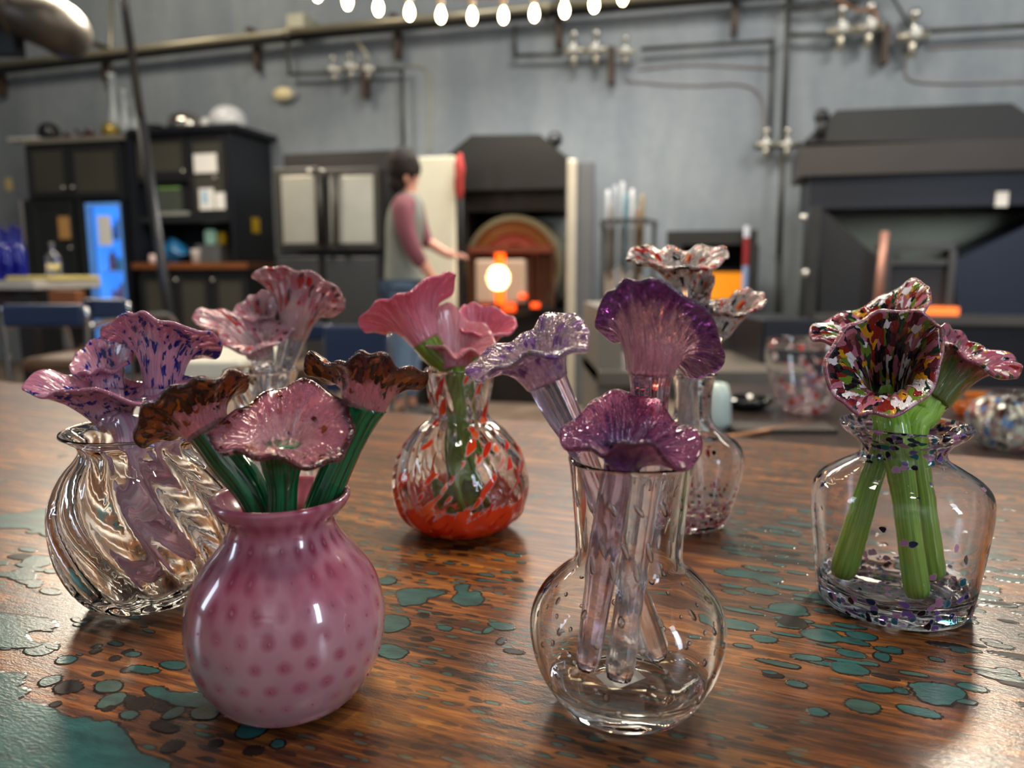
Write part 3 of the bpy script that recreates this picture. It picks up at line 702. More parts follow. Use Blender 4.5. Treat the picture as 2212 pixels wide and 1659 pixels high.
# --- in the square-shouldered vase
GC = 'confetti glass flowers in the square-shouldered vase'
CONF = [(.20, (12, 12, 22)), (.12, (206, 200, 206)), (.14, (112, 28, 22)), (.09, (186, 130, 30)), (.13, (88, 112, 34)), (.13, (160, 92, 110)), (.11, (20, 48, 36)), (.08, (76, 26, 40))]
BC = bloom_mat('confetti_petal', (44, 48, 26), (150, 90, 86), .55, CONF, .94, (7, 8), 0, .3, bump=.5, distort=.6, rimc=(150, 90, 110))
BCO = bloom_mat('confetti_pink_petal', (96, 118, 44), (176, 92, 116), .35, CONF, .7, (7, 8), .5, .45, bump=.5, distort=.35)
SCG = stem_mat('leaf_green_glass', (132, 182, 62), .06, (164, 208, 96))
flower('C', 'confetti-coloured glass flower turned back left, behind the others', (-.034, .008), (1912, 935), (1900, 790), [(2013, 640, 0), (2004, 614, .012), (1975, 604, .022), (1940, 620, .030), (1885, 652, .032), (1820, 678, .026), (1770, 696, .014), (1747, 714, 0), (1758, 734, -.010), (1800, 742, -.020), (1860, 738, -.028), (1925, 712, -.030), (1980, 680, -.022), (2008, 660, -.010)], BC, SCG, .0085, .013, .024, GC, mid_d=.012, seed=1)
flower('C', 'multicoloured glass flower leaning right, seen from its green underside', (.031, .004), (1972, 935), (2005, 862), [(2207, 800, 0), (2196, 776, .010), (2153, 758, .018), (2112, 748, .026), (2080, 724, .030), (2050, 704, .024), (2033, 702, .012), (2030, 722, -.006), (2056, 748, -.020), (2100, 780, -.030), (2145, 806, -.026), (2192, 820, -.012)], BCO, SCG, .0095, .0140, .010, GC, mid_d=.004, seed=2, lenk=1.0, flare=.9)
flower('C', 'large confetti-coloured glass flower facing out with a dark throat', (.004, -.026), (1935, 945), (1922, 872, .034), [(2040, 742, 0), (2036, 706, .004), (2012, 684, .008), (1975, 670, .012), (1932, 665, .014), (1885, 676, .012), (1840, 697, .008), (1806, 728, .004), (1782, 775, 0), (1784, 820, -.004), (1808, 862, -.010), (1843, 888, -.015), (1885, 897, -.018), (1932, 896, -.018), (1976, 881, -.014), (2012, 845, -.008), (2032, 795, -.004)], BC, SCG, .0088, .012, -.030, GC, mid_d=-.008, seed=3, lenk=.6, flare=.75)

# --- in the swirled vase
GD = 'blue-flecked pink glass flowers in the swirled vase'
BD = bloom_mat('pink_cobalt_petal', (228, 172, 200), (214, 142, 172), .55, [(.7, (14, 20, 118)), (.3, (34, 38, 96))], .36, (6, 8), 0, .6, streak=.3, streakcol=(222, 170, 196), bump=.5, distort=.6)
SD = stem_mat('pink_clear_glass', (216, 160, 196), .6, (232, 214, 232), .0)
flower('D', 'highest pink glass flower with cobalt flecks, arching above the swirled vase', (-.010, .016), (352, 922), (352, 838), [(482, 746, 0), (472, 768, .010), (434, 776, .020), (380, 770, .030), (320, 760, .034), (265, 745, .026), (222, 728, .012), (217, 712, 0), (236, 694, -.010), (271, 677, -.020), (300, 674, -.026), (340, 688, -.030), (385, 704, -.032), (434, 712, -.026), (466, 727, -.012)], BD, SD, .0088, .0122, .020, GD, mid_d=.012, seed=1, lenk=1.05, flare=.95)
flower('D', 'middle pink glass flower with cobalt flecks, tilted left', (.018, .004), (262, 925), (238, 850), [(290, 748, 0), (288, 722, .012), (254, 713, .022), (217, 725, .026), (185, 746, .022), (160, 770, .012), (149, 792, 0), (158, 808, -.008), (190, 806, -.016), (225, 800, -.022), (258, 798, -.020), (282, 776, -.010)], BD, SD, .0075, .0105, .030, GD, mid_d=.006, seed=2, lenk=.9, flare=.85)
flower('D', 'low wide pink glass flower with cobalt flecks spreading over the swirled vase lip', (.006, -.018), (280, 935), (246, 905), [(448, 820, 0), (425, 812, .012), (372, 811, .022), (325, 822, .028), (285, 822, .030), (244, 815, .030), (200, 817, .028), (150, 811, .024), (108, 801, .016), (68, 808, .008), (45, 833, 0), (60, 848, -.008), (90, 854, -.014), (130, 846, -.020), (185, 838, -.028), (235, 850, -.034), (290, 868, -.036), (335, 872, -.032), (400, 858, -.020)], BD, SD, .0070, .0120, .010, GD, mid_d=-.014, seed=3, lenk=.8, flare=.8)

# --- in the orange vase
GE = 'rose pink glass flowers in the orange vase'
BE = bloom_mat('rose_petal', (234, 150, 168), (232, 112, 140), .40, None, 0, split=.4, sw=.3, streak=.6, streakcol=(224, 150, 160), bump=.6, rough=.1)
BE2 = bloom_mat('pale_rose_petal', (228, 138, 158), (236, 156, 168), .55, None, 0, split=.5, sw=.3, streak=.6, streakcol=(226, 170, 176), bump=.6, rough=.06)
SE = stem_mat('olive_green_glass', (98, 118, 36), .08, (120, 150, 52))
flower('E', 'rose pink glass flower leaning left on an olive stem above the orange vase', (.020, 0), (975, 812), (918, 735), [(983, 590, 0), (978, 628, .012), (940, 655, .026), (885, 690, .032), (850, 713, .026), (812, 719, .012), (780, 710, 0), (777, 687, -.008), (802, 660, -.018), (835, 645, -.024), (865, 636, -.028), (904, 616, -.026), (940, 594, -.016), (965, 589, -.006)], BE, SE, .0085, .0130, .006, GE, mid_d=.0, seed=1, rip=.0016)
flower('E', 'deeper rose pink glass flower at the back right of the orange vase', (-.018, .008), (1010, 815), (1020, 780), [(1119, 700, 0), (1097, 676, .012), (1053, 659, .022), (1013, 654, .024), (992, 668, .014), (984, 690, 0), (996, 712, -.010), (1040, 724, -.020), (1094, 722, -.012)], BE, SE, .0075, .0125, .026, GE, mid_d=.010, seed=2)
flower('E', 'ruffled translucent pink glass flower at the front of the orange vase', (0, -.018), (990, 815), (985, 800), [(1072, 738, 0), (1052, 705, .014), (1012, 690, .024), (990, 668, .026), (965, 653, .026), (940, 660, .020), (930, 690, .014), (914, 738, 0), (925, 752, -.008), (950, 744, -.014), (968, 760, -.022), (990, 772, -.028), (1020, 758, -.028), (1050, 772, -.020), (1074, 758, -.008)], BE2, SE, .0075, .0120, -.002, GE, mid_d=-.008, seed=3, rip=.002, ripn=7)

# --- behind the bubbled vase
GF = 'speckled glass flowers behind the bubbled vase'
CF = [(.34, (150, 24, 22)), (.26, (16, 10, 12)), (.2, (222, 206, 200)), (.1, (196, 96, 28)), (.1, (200, 150, 150))]
BF = bloom_mat('red_black_speckled_petal', (226, 218, 212), (214, 196, 190), .72, CF, .62, (4.5, 5), .1, .5, bump=.9, distort=.3, opq=.9)
SF = stem_mat('clear_stem_glass', (246, 244, 246), .97, (240, 240, 244), .0)
flower('F', 'clear glass flower flecked red and black standing tallest behind the purple one', (-.006, .010), (1476, 815), (1469, 612), [(1575, 550, 0), (1562, 533, .012), (1520, 531, .022), (1490, 541, .028), (1450, 535, .030), (1415, 538, .028), (1391, 526, .020), (1363, 541, .010), (1351, 557, 0), (1366, 566, -.010), (1400, 571, -.020), (1450, 578, -.028), (1510, 582, -.026), (1558, 570, -.014)], BF, SF, .0055, .0095, .004, GF, mid_d=.004, seed=1, rip=.002)
flower('F', 'small red-speckled glass flower turned away beneath the tallest one', (.010, -.002), (1496, 815), (1505, 672), [(1545, 607, 0), (1537, 588, .012), (1520, 583, .016), (1500, 600, .012), (1492, 622, 0), (1508, 642, -.010), (1532, 632, -.010)], BF, SF, .0050, .010, .010, GF, mid_d=.006, seed=2)
flower('F', 'amber and black flecked glass flower reaching right behind the purple one', (-.012, -.006), (1490, 815), (1550, 712), [(1657, 650, 0), (1648, 633, .010), (1622, 624, .018), (1597, 627, .022), (1569, 647, .024), (1535, 648, .014), (1525, 660, 0), (1545, 672, -.010), (1590, 682, -.018), (1640, 668, -.010)], BF, SF, .0050, .012, .0, GF, mid_d=-.006, seed=3)

# --- back left
GG = 'speckled pale pink glass flowers in the back left vase'
CG = [(.4, (176, 96, 112)), (.2, (170, 40, 40)), (.25, (228, 190, 194)), (.15, (90, 50, 60))]
BG = bloom_mat('pale_pink_speckled_petal', (222, 190, 192), (206, 160, 172), .6, CG, .5, (5, 5), .1, .5, bump=.9, distort=.3, opq=.8)
flower('G', 'tallest speckled pale pink glass flower, arching right over the back left vase', (-.012, .008), (610, 805), (634, 725), [(746, 652, 0), (742, 670, .006), (722, 681, .014), (680, 676, .024), (635, 652, .030), (595, 628, .024), (560, 608, .012), (543, 590, 0), (570, 579, -.012), (600, 575, -.020), (640, 582, -.028), (680, 589, -.030), (710, 608, -.022), (737, 631, -.010)], BG, SF, .0088, .0132, .004, GG, mid_d=.006, seed=1, rip=.0014)
flower('G', 'middle speckled pale pink glass flower half hidden in the back left vase', (.012, 0), (580, 805), (566, 745), [(612, 645, 0), (602, 631, .012), (570, 628, .020), (538, 640, .018), (508, 664, .010), (503, 680, 0), (530, 692, -.012), (575, 688, -.018), (605, 668, -.010)], BG, SF, .0065, .0125, .016, GG, mid_d=.0, seed=2)
flower('G', 'lowest ruffled pale pink glass flower spreading left in the back left vase', (0, -.012), (566, 808), (562, 768), [(635, 706, 0), (611, 692, .010), (573, 688, .018), (520, 678, .022), (476, 670, .020), (438, 667, .012), (412, 682, 0), (428, 706, -.008), (462, 712, -.014), (474, 735, -.020), (500, 757, -.026), (544, 763, -.030), (590, 746, -.024), (626, 725, -.012)], BG, SF, .0065, .0120, -.010, GG, mid_d=-.006, seed=3, rip=.0018)

# ------------------------------------------------------------------ far wall: cabinets on the left
CAB = mat('charcoal_cabinet_paint', (33, 35, 37), .38, .0, .2, 4); CABP = mat('grey_brown_cabinet_panel', (66, 64, 57), .35, 0, .15, 4)
CABD = mat('dark_navy_cabinet_side', (22, 25, 33), .4); KNOB = mat('brushed_nickel', (200, 198, 190), .25, .9, .05)
PAPER = mat('white_paper', (226, 224, 220), .7, var=.03); WOODT = mat('warm_wood_edge', (120, 70, 38), .4)
def wb(parent, name, px, off0, off1, m, bev=0, label=None, z0=None, ref=None):
    """box whose front face covers these pixels at off1 and runs back to off0"""
    s0, s1, a, b = wrect(*px, ref or off1)
    if z0 is not None: a = z0
    bm = BM(); box(bm, s0, s1, -off1, -off0, a, b, bev)
    return fin(bm, name, m, parent, WM, label=label)
def wknob(parent, x, y, off, r=.016, name='knob'):
    p = onw(x, y, off+.02); bm = BM(); sph(bm, p, r, seg=12, rings=8); tube(bm, [Vector((p.x, p.y+.03, p.z)), p], r*.4, 8)
    return fin(bm, name, KNOB, parent, WM, smooth=True)
def wdoor(parent, px, off, m, mp, knob=None, name='door', th=.022, label=None, inset=.05, z0=None):
    s0, s1, a, b = wrect(*px, off)
    if z0 is not None: a = z0
    bm = BM(); w = inset
    for r in ((s0, s0+w, a, b), (s1-w, s1, a, b), (s0+w, s1-w, a, a+w), (s0+w, s1-w, b-w, b)): box(bm, r[0], r[1], -off-th, -off, r[2], r[3], .003)
    d = fin(bm, name, m, parent, WM, label=label)
    bm = BM(); box(bm, s0+w, s1-w, -off-th*.4, -off, a+w, b-w)
    fin(bm, 'panel', mp, d, WM)
    if knob: wknob(d, knob[0], knob[1], off+th)
    return d
p = onw(160, 500, .65)
t = wthing('cabinet', 'tall charcoal cabinet surrounding the lit fridge at the left', 'cabinet', p.x, .35)
wb(t, 'top_box', (58, 303, 270, 432), 0, .63, CAB)
wb(t, 'side_panel', (58, 432, 78, 640), 0, .63, CAB, z0=0)
wb(t, 'divider', (172, 432, 186, 640), 0, .63, CAB, z0=0); wb(t, 'side_panel', (262, 303, 272, 640), 0, .64, CABD, z0=0)
wb(t, 'cornice', (46, 296, 268, 306), 0, .68, mat('pale_cornice', (120, 116, 108), .5))
wdoor(t, (66, 312, 150, 426), .63, CAB, CABP, (136, 405)); wdoor(t, (156, 312, 262, 426), .63, CAB, CABP, (157, 405))
wdoor(t, (82, 436, 170, 720), .63, CAB, CAB, (152, 535), z0=.06)
bm = BM(); s0, s1, a, b = wrect(127, 468, 150, 516, .66); box(bm, s0, s1, -.664, -.655, a, b); fin(bm, 'sign', mat('tan_card', (186, 140, 84), .5), t, WM, label='tan card fixed to the cabinet door')
p = onw(390, 500, .65)
t = wthing('cabinet', 'charcoal kitchen cabinet with microwave shelf, niche and wooden worktop', 'cabinet', p.x, .35)
wb(t, 'cornice', (274, 272, 506, 284), 0, .70, CABD)
wb(t, 'back_panel', (280, 284, 502, 568), 0.01, .06, CABD, ref=.66)
wb(t, 'side_panel', (278, 284, 296, 568), .0, .66, CABD); wb(t, 'side_panel', (496, 284, 503, 568), .0, .66, CABD)
wb(t, 'shelf', (296, 384, 410, 392), .06, .64, CAB); wb(t, 'shelf', (296, 468, 496, 480), .06, .64, CAB)
wb(t, 'carcass', (296, 286, 410, 384), .06, .60, CAB); wb(t, 'carcass', (414, 286, 496, 468), .06, .60, CAB)
wdoor(t, (312, 292, 405, 382), .62, CAB, CABP, (395, 370)); d = wdoor(t, (412, 292, 494, 466), .62, CAB, CABP, (463, 385))
wdoor(t, (299, 292, 310, 382), .62, CABP, CABP, None, inset=.01)
for r, l in (((419, 332, 468, 373), 'white notice on the cabinet door'), ((431, 407, 462, 453), 'white notice with blue print'), ((465, 416, 486, 452), 'pale card')):
    s0, s1, a, b = wrect(*r, .648); bm = BM(); box(bm, s0, s1, -.650, -.645, a, b); fin(bm, 'notice', PAPER, t, WM, label=l)
s0, s1, a, b = wrect(436, 412, 448, 440, .655); bm = BM(); box(bm, s0, s1, -.6525, -.6505, a, b); fin(bm, 'print', mat('pale_blue_print', (150, 186, 210), .6), t, WM)
cs0, cs1, ca, cb = wrect(284, 568, 500, 581, .80)
bm = BM(); box(bm, cs0, cs1+.16, -.80, 0, ca, cb, .006); fin(bm, 'worktop', WOODT, t, WM, label='brown wooden worktop')
lower_s0, lower_s1 = cs0+.02, cs1+.12
bm = BM(); box(bm, lower_s0, lower_s1, -.72, 0, .08, ca); fin(bm, 'base', CAB, t, WM)
n = 3; w = (lower_s1-lower_s0)/n
for i in range(n):
    a0, a1 = lower_s0+w*i+.01, lower_s0+w*(i+1)-.01; bm = BM()
    for r in ((a0, a0+.06, .12, ca-.03), (a1-.06, a1, .12, ca-.03), (a0+.06, a1-.06, .12, .18), (a0+.06, a1-.06, ca-.09, ca-.03)): box(bm, r[0], r[1], -.742, -.72, r[2], r[3])
    d = fin(bm, 'door', CAB, t, WM); bm = BM(); box(bm, a0+.06, a1-.06, -.728, -.72, .18, ca-.09); fin(bm, 'panel', CABP, d, WM)
    kx = a1-.03 if i == 0 else a0+.03
    bm = BM(); sph(bm, (kx, -.765, ca-.10), .017, seg=10, rings=6); tube(bm, [(kx, -.742, ca-.10), (kx, -.765, ca-.10)], .006, 8); fin(bm, 'knob', KNOB, d, WM, smooth=True)
p = onw(518, 488, .3); sz = wrect(508, 475, 529, 502, .3)
s_side = wrect(496, 284, 503, 568, .66)[1]
bm = BM(); box(bm, s_side, s_side+.004, -.38, -.26, p.z-.07, p.z+.07); fin(bm, 'sticker', mat('yellow_sticker', (214, 176, 20), .5), t, WM, label='yellow sticker on the cabinet side')
NICHE_Z = cb
# microwave
s0, s1, a, b = wrect(336, 396, 412, 466, .60)
t = wthing('microwave', 'dark microwave oven with pale trim on the cabinet shelf', 'microwave', (s0+s1)/2, .35, a)
bm = BM(); box(bm, s0, s1, -.58, -.15, a, b, .01); fin(bm, 'body', BLK, t, WM)
bm = BM(); box(bm, s0+.02, s1-.10, -.60, -.58, a+.04, b-.02, .005); d = fin(bm, 'door', mat('microwave_glass', (70, 76, 70), .15), t, WM)
bm = BM(); box(bm, s0+.01, s1-.02, -.612, -.58, a+.0, a+.035, .004); fin(bm, 'trim', mat('pale_steel', (190, 190, 184), .35, .5), t, WM)
bm = BM(); box(bm, s1-.09, s1-.015, -.602, -.58, a+.05, b-.03, .004); fin(bm, 'control_panel', BLK, t, WM)
bm = BM(); box(bm, s0+.03, s1-.11, -.603, -.598, b-.05, b-.035); fin(bm, 'display', mat('green_display', (90, 130, 60), .4, emit=(110, 150, 60), es=.3), t, WM)
# fridge
s0, s1, a, b = wrect(188, 438, 262, 560, .64); a = .04
FB = mat('fridge_lit_liner', (120, 175, 235), .5, var=.03, emit=(66, 146, 240), es=.9)
FS = mat('fridge_shell', (30, 32, 38), .4)
t = wthing('drinks_fridge', 'glass-door drinks fridge glowing blue inside the tall cabinet', 'fridge', (s0+s1)/2, .35)
bm = BM(); box(bm, s0, s1, -.05, -.03, a, b); box(bm, s0, s0+.03, -.60, -.05, a, b); box(bm, s1-.03, s1, -.60, -.05, a, b); box(bm, s0, s1, -.60, -.03, b-.03, b+.01); box(bm, s0, s1, -.6, -.03, 0, a+.03)
fin(bm, 'shell', FS, t, WM)
bm = BM(); box(bm, s0+.03, s1-.03, -.07, -.05, a+.03, b-.03); box(bm, s0+.03, s0+.045, -.58, -.07, a+.03, b-.03); box(bm, s0+.03, s1-.03, -.58, -.07, b-.045, b-.03); fin(bm, 'liner', FB, t, WM, label='blue-lit liner')
SHZ = [a+.03+(b-a-.06)*k/5 for k in range(5)]
for k, z in enumerate(SHZ):
    bm = BM(); box(bm, s0+.045, s1-.03, -.55, -.07, z, z+.012); fin(bm, 'shelf', mat('white_wire_shelf', (200, 214, 230), .4), t, WM)
bm = BM(); w = .035
for r in ((s0, s0+w, a, b), (s1-w*.6, s1, a, b), (s0+w, s1-w*.6, a, a+w), (s0+w, s1-w*.6, b-w, b)): box(bm, r[0], r[1], -.64, -.60, r[2], r[3])
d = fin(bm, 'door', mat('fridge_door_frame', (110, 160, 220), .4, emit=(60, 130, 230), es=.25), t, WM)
bm = BM(); box(bm, s0+w, s1-w*.6, -.625, -.620, a+w, b-w); fin(bm, 'pane', glass('fridge_door_glass', (235, 244, 255), 0, 1.2, 0), d, WM)
r = wrect(212, 466, 240, 530, .645); bm = BM(); box(bm, r[0], r[1], -.646, -.641, r[2], r[3]); fin(bm, 'notice', PAPER, d, WM, label='white sheet taped to the fridge door')
CANC = [(150, 180, 220), (60, 170, 190), (170, 150, 190), (190, 120, 120), (110, 200, 210)]
rnd = random.Random(5)
for k, z in enumerate(SHZ):
    for j in range(3):
        x = s0+.11+(s1-s0-.2)*j/2.2; q = Vector((x, -.46, z+.013)); h = (.12, .19)[(k+j) % 2]
        bm = BM(); lathe(bm, [(0, 0), (.030, 0), (.033, .006), (.033, h*.7), (.028 if h < .15 else .016, h*.85), (.026 if h < .15 else .012, h), (0, h)], q, 14)
        o = fin(bm, 'drink_can' if h < .15 else 'drink_bottle', mat('can_%d' % ((k+j) % 5), CANC[(k+j) % 5], .3), None, WM, smooth=True)
        tag(o, '%s %s on the %s fridge shelf, %s' % (['pale blue', 'teal', 'mauve', 'rose', 'aqua'][(k+j) % 5], 'can' if h < .15 else 'bottle', ['lowest', 'second', 'middle', 'fourth', 'top'][k], ['left end', 'centre', 'right end'][j]), 'drink', 'drinks inside the fridge')
# things in the niche
def lobj(name, label, cat, px, off, prof, m, seg=24, group=None, z=None):
    """a turned object whose base centre sits at pixel px; prof in metres"""
    p = onw(*px, off)
    if z is not None: p.z = z
    bm = BM(); lathe(bm, prof, p, seg); o = fin(bm, name, m, None, WM, smooth=True, loc=WM @ p)
    return tag(o, label, cat, group)
lobj('cup', 'white paper cup on the cabinet worktop', 'cup', (424, 568), .66, [(0, 0), (.035, 0), (.045, .12), (.047, .125), (.040, .125), (.032, .02), (0, .02)], PAPER, z=NICHE_Z)
lobj('cup', 'small upturned white cup beside the blue bag on the worktop', 'cup', (331, 560), .7, [(0, 0), (.04, 0), (.03, .08), (0, .08)], mat('pinkish_white', (214, 190, 184), .5), z=NICHE_Z)
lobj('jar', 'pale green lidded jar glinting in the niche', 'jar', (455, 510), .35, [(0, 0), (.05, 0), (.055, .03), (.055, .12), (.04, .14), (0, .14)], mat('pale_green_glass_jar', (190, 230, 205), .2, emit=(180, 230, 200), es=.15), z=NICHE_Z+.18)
lobj('jar', 'yellow-topped jar glinting in the niche', 'jar', (480, 505), .35, [(0, 0), (.04, 0), (.045, .03), (.045, .1), (.03, .12), (0, .12)], mat('yellow_plastic', (232, 192, 20), .3), z=NICHE_Z+.18)
bm = BM(); q = onw(468, 505, .35); box(bm, q.x-.14, q.x+.13, -.5, -.1, NICHE_Z, NICHE_Z+.178, .01); tag(fin(bm, 'coffee_machine', mat('grey_appliance', (92, 94, 96), .35), None, WM), 'boxy grey coffee machine in the niche under the jars', 'coffee machine')
bm = BM(); q = onw(372, 540, .5); sph(bm, (q.x, q.y, NICHE_Z+.11), .13, (1.1, .8, .85), 20, 14)
for v in bm.verts: v.co += noise.noise_vector(v.co*11)*.075
for v in bm.verts: v.co.z = max(v.co.z, NICHE_Z)
tag(fin(bm, 'plastic_bag', mat('bright_blue_plastic', (24, 98, 150), .35), None, WM, smooth=True), 'crumpled bright blue bag on the worktop', 'bag')
# on top of the cabinets
z1 = wrect(46, 296, 274, 306, .68)[3]; z2 = wrect(274, 272, 506, 284, .70)[3]
def topobj(name, label, cat, px, y, off, prof, m, z, seg=28):
    return lobj(name, label, cat, (px, y), off, prof, m, seg, None, z)
DKG = mat('dark_glass', (32, 34, 38), .08, .2); GOLDG = mat('gold_glass', (150, 130, 60), .15, .5); SILV = mat('silvered_glass', (190, 186, 176), .12, .9)
MAR = mat('maroon_glass', (64, 36, 40), .15, .1); WHG = mat('white_glass', (214, 216, 220), .25)
VG = glass('thick_silvery_glass', (214, 222, 228), .12, 1.45, .3, 30, tr=.55)
def ballp(r): return [(0, 0), (r*.4, 0)]+[(r*math.sin(a), r*1.0-r*math.cos(a)) for a in [PI*(i+2)/14 for i in range(11)]]+[(r*.15, r*2), (0, r*2)]
topobj('glass_ball', 'dark round glass vase at the left end of the tall cabinet top', 'vase', 107, 296, .4, ballp(.105), DKG, z1)
topobj('glass_ball', 'golden glass ball on the tall cabinet top', 'glass ball', 240, 290, .45, ballp(.085), GOLDG, z1)
topobj('glass_bowl', 'silvery domed glass bowl on the kitchen cabinet top', 'bowl', 401, 275, .45, [(0, 0), (.15, 0), (.165, .05), (.15, .11), (.10, .16), (.04, .18), (0, .182)], SILV, z2)
topobj('glass_bowl', 'large white dome bowl at the right end of the cabinet top', 'bowl', 493, 275, .45, [(0, 0), (.15, 0), (.17, .06), (.155, .13), (.11, .18), (.05, .205), (0, .21)], WHG, z2)
topobj('glass_bowl', 'small white glass dish beside the large white dome bowl', 'bowl', 447, 275, .5, [(0, 0), (.05, 0), (.058, .04), (.045, .09), (0, .11)], WHG, z2)
topobj('glass_bowl', 'small clear glass dish on the kitchen cabinet top', 'bowl', 333, 275, .5, [(0, 0), (.06, 0), (.09, .06), (.085, .06), (.055, .012), (0, .012)], CLEAR, z2)
for i, (x, h, r, l) in enumerate(((249, .62, .045, 'tallest clear glass vase on the cabinet top, beside the leaning pole'), (273, .42, .045, 'clear glass vase with a bulbous foot on the cabinet top'), (298, .30, .055, 'short wide clear glass vase on the cabinet top'))):
    topobj('glass_vase', l, 'vase', x, 285, .42, [(0, 0), (r, 0), (r*1.3, h*.15), (r*1.2, h*.3), (r*.5, h*.6), (r*.6, h*.9), (r*.9, h), (r*.8, h), (r*.4, h*.6), (r, h*.3), (r*1.0, h*.1), (0, h*.06)], mat('clear_vase_glass', (205, 210, 214), .05, 0, emit=None) if False else VG, z1 if x < 272 else z2)
for i, (x, sc) in enumerate(((152, .72), (202, .86))):
    q = onw(x, 290, .4); bm = BM(); n = 40
    lathe(bm, [(0, .005), (.06, 0), (.12, .03), (.165, .09), (.155, .09), (.11, .04), (.05, .015), (0, .015)], (q.x, q.y, z1), n, fn=lambda r, z, a, j: (r*sc*(1+.18*math.sin(5*a)*(z > .05)), z*sc*(1+.5*math.sin(5*a+1)*(z > .05)), a))
    tag(fin(bm, 'leaf_bowl', MAR, None, WM, smooth=True), ('dark maroon ruffled glass bowl beside the dark round vase', 'larger maroon ruffled glass bowl beside the golden ball')[i], 'bowl')
bm = BM(); q = onw(64, 296, .55); box(bm, q.x-.16, q.x+.16, -.66, -.2, z1, z1+.03, .004); tag(fin(bm, 'board', mat('pale_board', (190, 188, 184), .6), None, WM), 'flat pale board on the left edge of the cabinet top', 'board')
# wall bits, left
bm = BM(); r = wrect(13, 385, 27, 412, .0); box(bm, r[0], r[1], -.012, 0, r[2], r[3], .003); o = tag(fin(bm, 'light_switch', mat('cream_plastic', (210, 186, 130), .4), None, WM), 'cream light switch plate on the wall left of the cabinets', 'switch')
bm = BM(); r = wrect(50, 432, 70, 530, .35); box(bm, r[0]-.02, r[1]-.02, -.36, 0, r[2], r[3], .01); tag(fin(bm, 'towel_dispenser', mat('greyed_white', (176, 172, 176), .4), None, WM), 'narrow whitish towel dispenser left of the tall cabinet', 'dispenser')
t = wthing('wall_lamp', 'small oval beige emergency lamp on the wall', 'lamp', onw(611, 203, 0).x, 0, onw(611, 203, 0).z)
q = onw(611, 203, .05); bm = BM(); sph(bm, q, .10, (1, .5, .62), 20, 12); fin(bm, 'lens', mat('beige_lens', (206, 190, 150), .3, emit=(220, 200, 150), es=.15), t, WM, smooth=True)
bm = BM(); sph(bm, (q.x+.03, q.y+.03, q.z), .12, (1, .3, .62), 20, 12); fin(bm, 'housing', mat('grey_housing', (130, 132, 134), .5), t, WM, smooth=True)

# ------------------------------------------------------------------ pipes, valves and duct on the wall
PIPE = mat('black_iron_pipe', (66, 66, 64), .45, .4); COND = mat('galvanised_conduit', (176, 168, 144), .35, .6); RUST = mat('rusty_bracket', (64, 49, 41), .6, .2)
COPPER = mat('copper_tube', (124, 112, 112), .4, .3); BRASS = mat('silvery_brass_valve', (206, 200, 182), .28, .75); ORC = mat('orange_brown_copper', (150, 104, 70), .4, .4)
def pipe(label, pxs, off, r, m, cat='pipe', name='pipe', group=None):
    pts = [onw(x, y, off) for x, y in pxs]; bm = BM()
    for a, b in zip(pts, pts[1:]): tube(bm, [a, b], r, 12)
    for q in pts[1:-1]: sph(bm, q, r*1.35, seg=12, rings=8)
    o = fin(bm, name, m, None, WM, smooth=True); return tag(o, label, cat, group)
pipe('thick dark main pipe running the length of the back wall', [(-60, 160), (620, 82), (1180, 30), (1900, -32)], .14, .038, PIPE)
pipe('pale galvanised conduit running just above the thick main pipe', [(-60, 146), (620, 68), (1180, 14), (1900, -50)], .24, .030, COND)
bm = BM(); r = wrect(618, 28, 656, 66, .24); box(bm, r[0], r[1], -.24, -.0, r[2], r[3], .01); tag(fin(bm, 'junction_box', mat('beige_box', (168, 166, 146), .45), None, WM), 'beige junction box sitting on the wall conduit', 'junction box')
for i, (x, y) in enumerate(((12, 150), (237, 120), (562, 90), (865, 62), (1212, 34), (1588, 0))):
    q = onw(x, y, 0); bm = BM(); box(bm, q.x-.025, q.x+.025, -.10, -.02, q.z-.28, q.z+.05); box(bm, q.x-.03, q.x+.03, -.20, -.02, q.z+.045, q.z+.075); sph(bm, (q.x, -.10, q.z-.24), .02, seg=8, rings=6)
    tag(fin(bm, 'pipe_bracket', RUST, None, WM), ['rusty pipe bracket on the wall under the air duct', 'rusty pipe bracket on the wall between the duct and the leaning pole', 'rusty pipe bracket on the wall left of the beige junction box', 'rusty pipe bracket on the wall above the person', 'rusty pipe bracket on the wall above the round furnace valves', 'rusty pipe bracket on the wall left of the tall vertical pipe'][i], 'bracket', 'brackets along the main pipe')
pipe('thin vertical conduit behind the duct at the left', [(240, -40), (238, 250)], .03, .012, COND)
pipe('branch pipe dropping to the valves above the double oven', [(622, 88), (625, 160), (712, 158)], .10, .016, PIPE)
pipe('pipe leading from the oven valves down to the double oven', [(795, 150), (868, 150), (872, 330)], .10, .017, PIPE)
pipe('slanting tube from the main pipe to the oven valves', [(770, 86), (800, 130)], .12, .013, COND)
pipe('branch pipe dropping to the valves above the round furnace', [(1113, 55), (1113, 120), (1215, 117)], .10, .017, PIPE)
pipe('pipe from the middle valves along and down the wall to the small manifold', [(1385, 106), (1668, 88), (1662, 300)], .10, .017, PIPE)
pipe('tall vertical pipe crossing the wall left of the big hood', [(1706, -60), (1692, 300), (1682, 560), (1676, 790)], .12, .022, PIPE)
pipe('upper pipe from the vertical pipe ending in a bend', [(1704, 22), (1850, 8), (1862, -20)], .12, .016, PIPE)
pipe('pipe feeding the valve cluster at the upper right', [(1704, 76), (1800, 74)], .12, .018, PIPE)
pipe('long pipe leaving the upper right valves', [(1990, 68), (2300, 50)], .12, .018, PIPE)
pipe('dark hose slanting down to the upper right valves', [(1920, -20), (1968, 60)], .14, .012, PIPE)
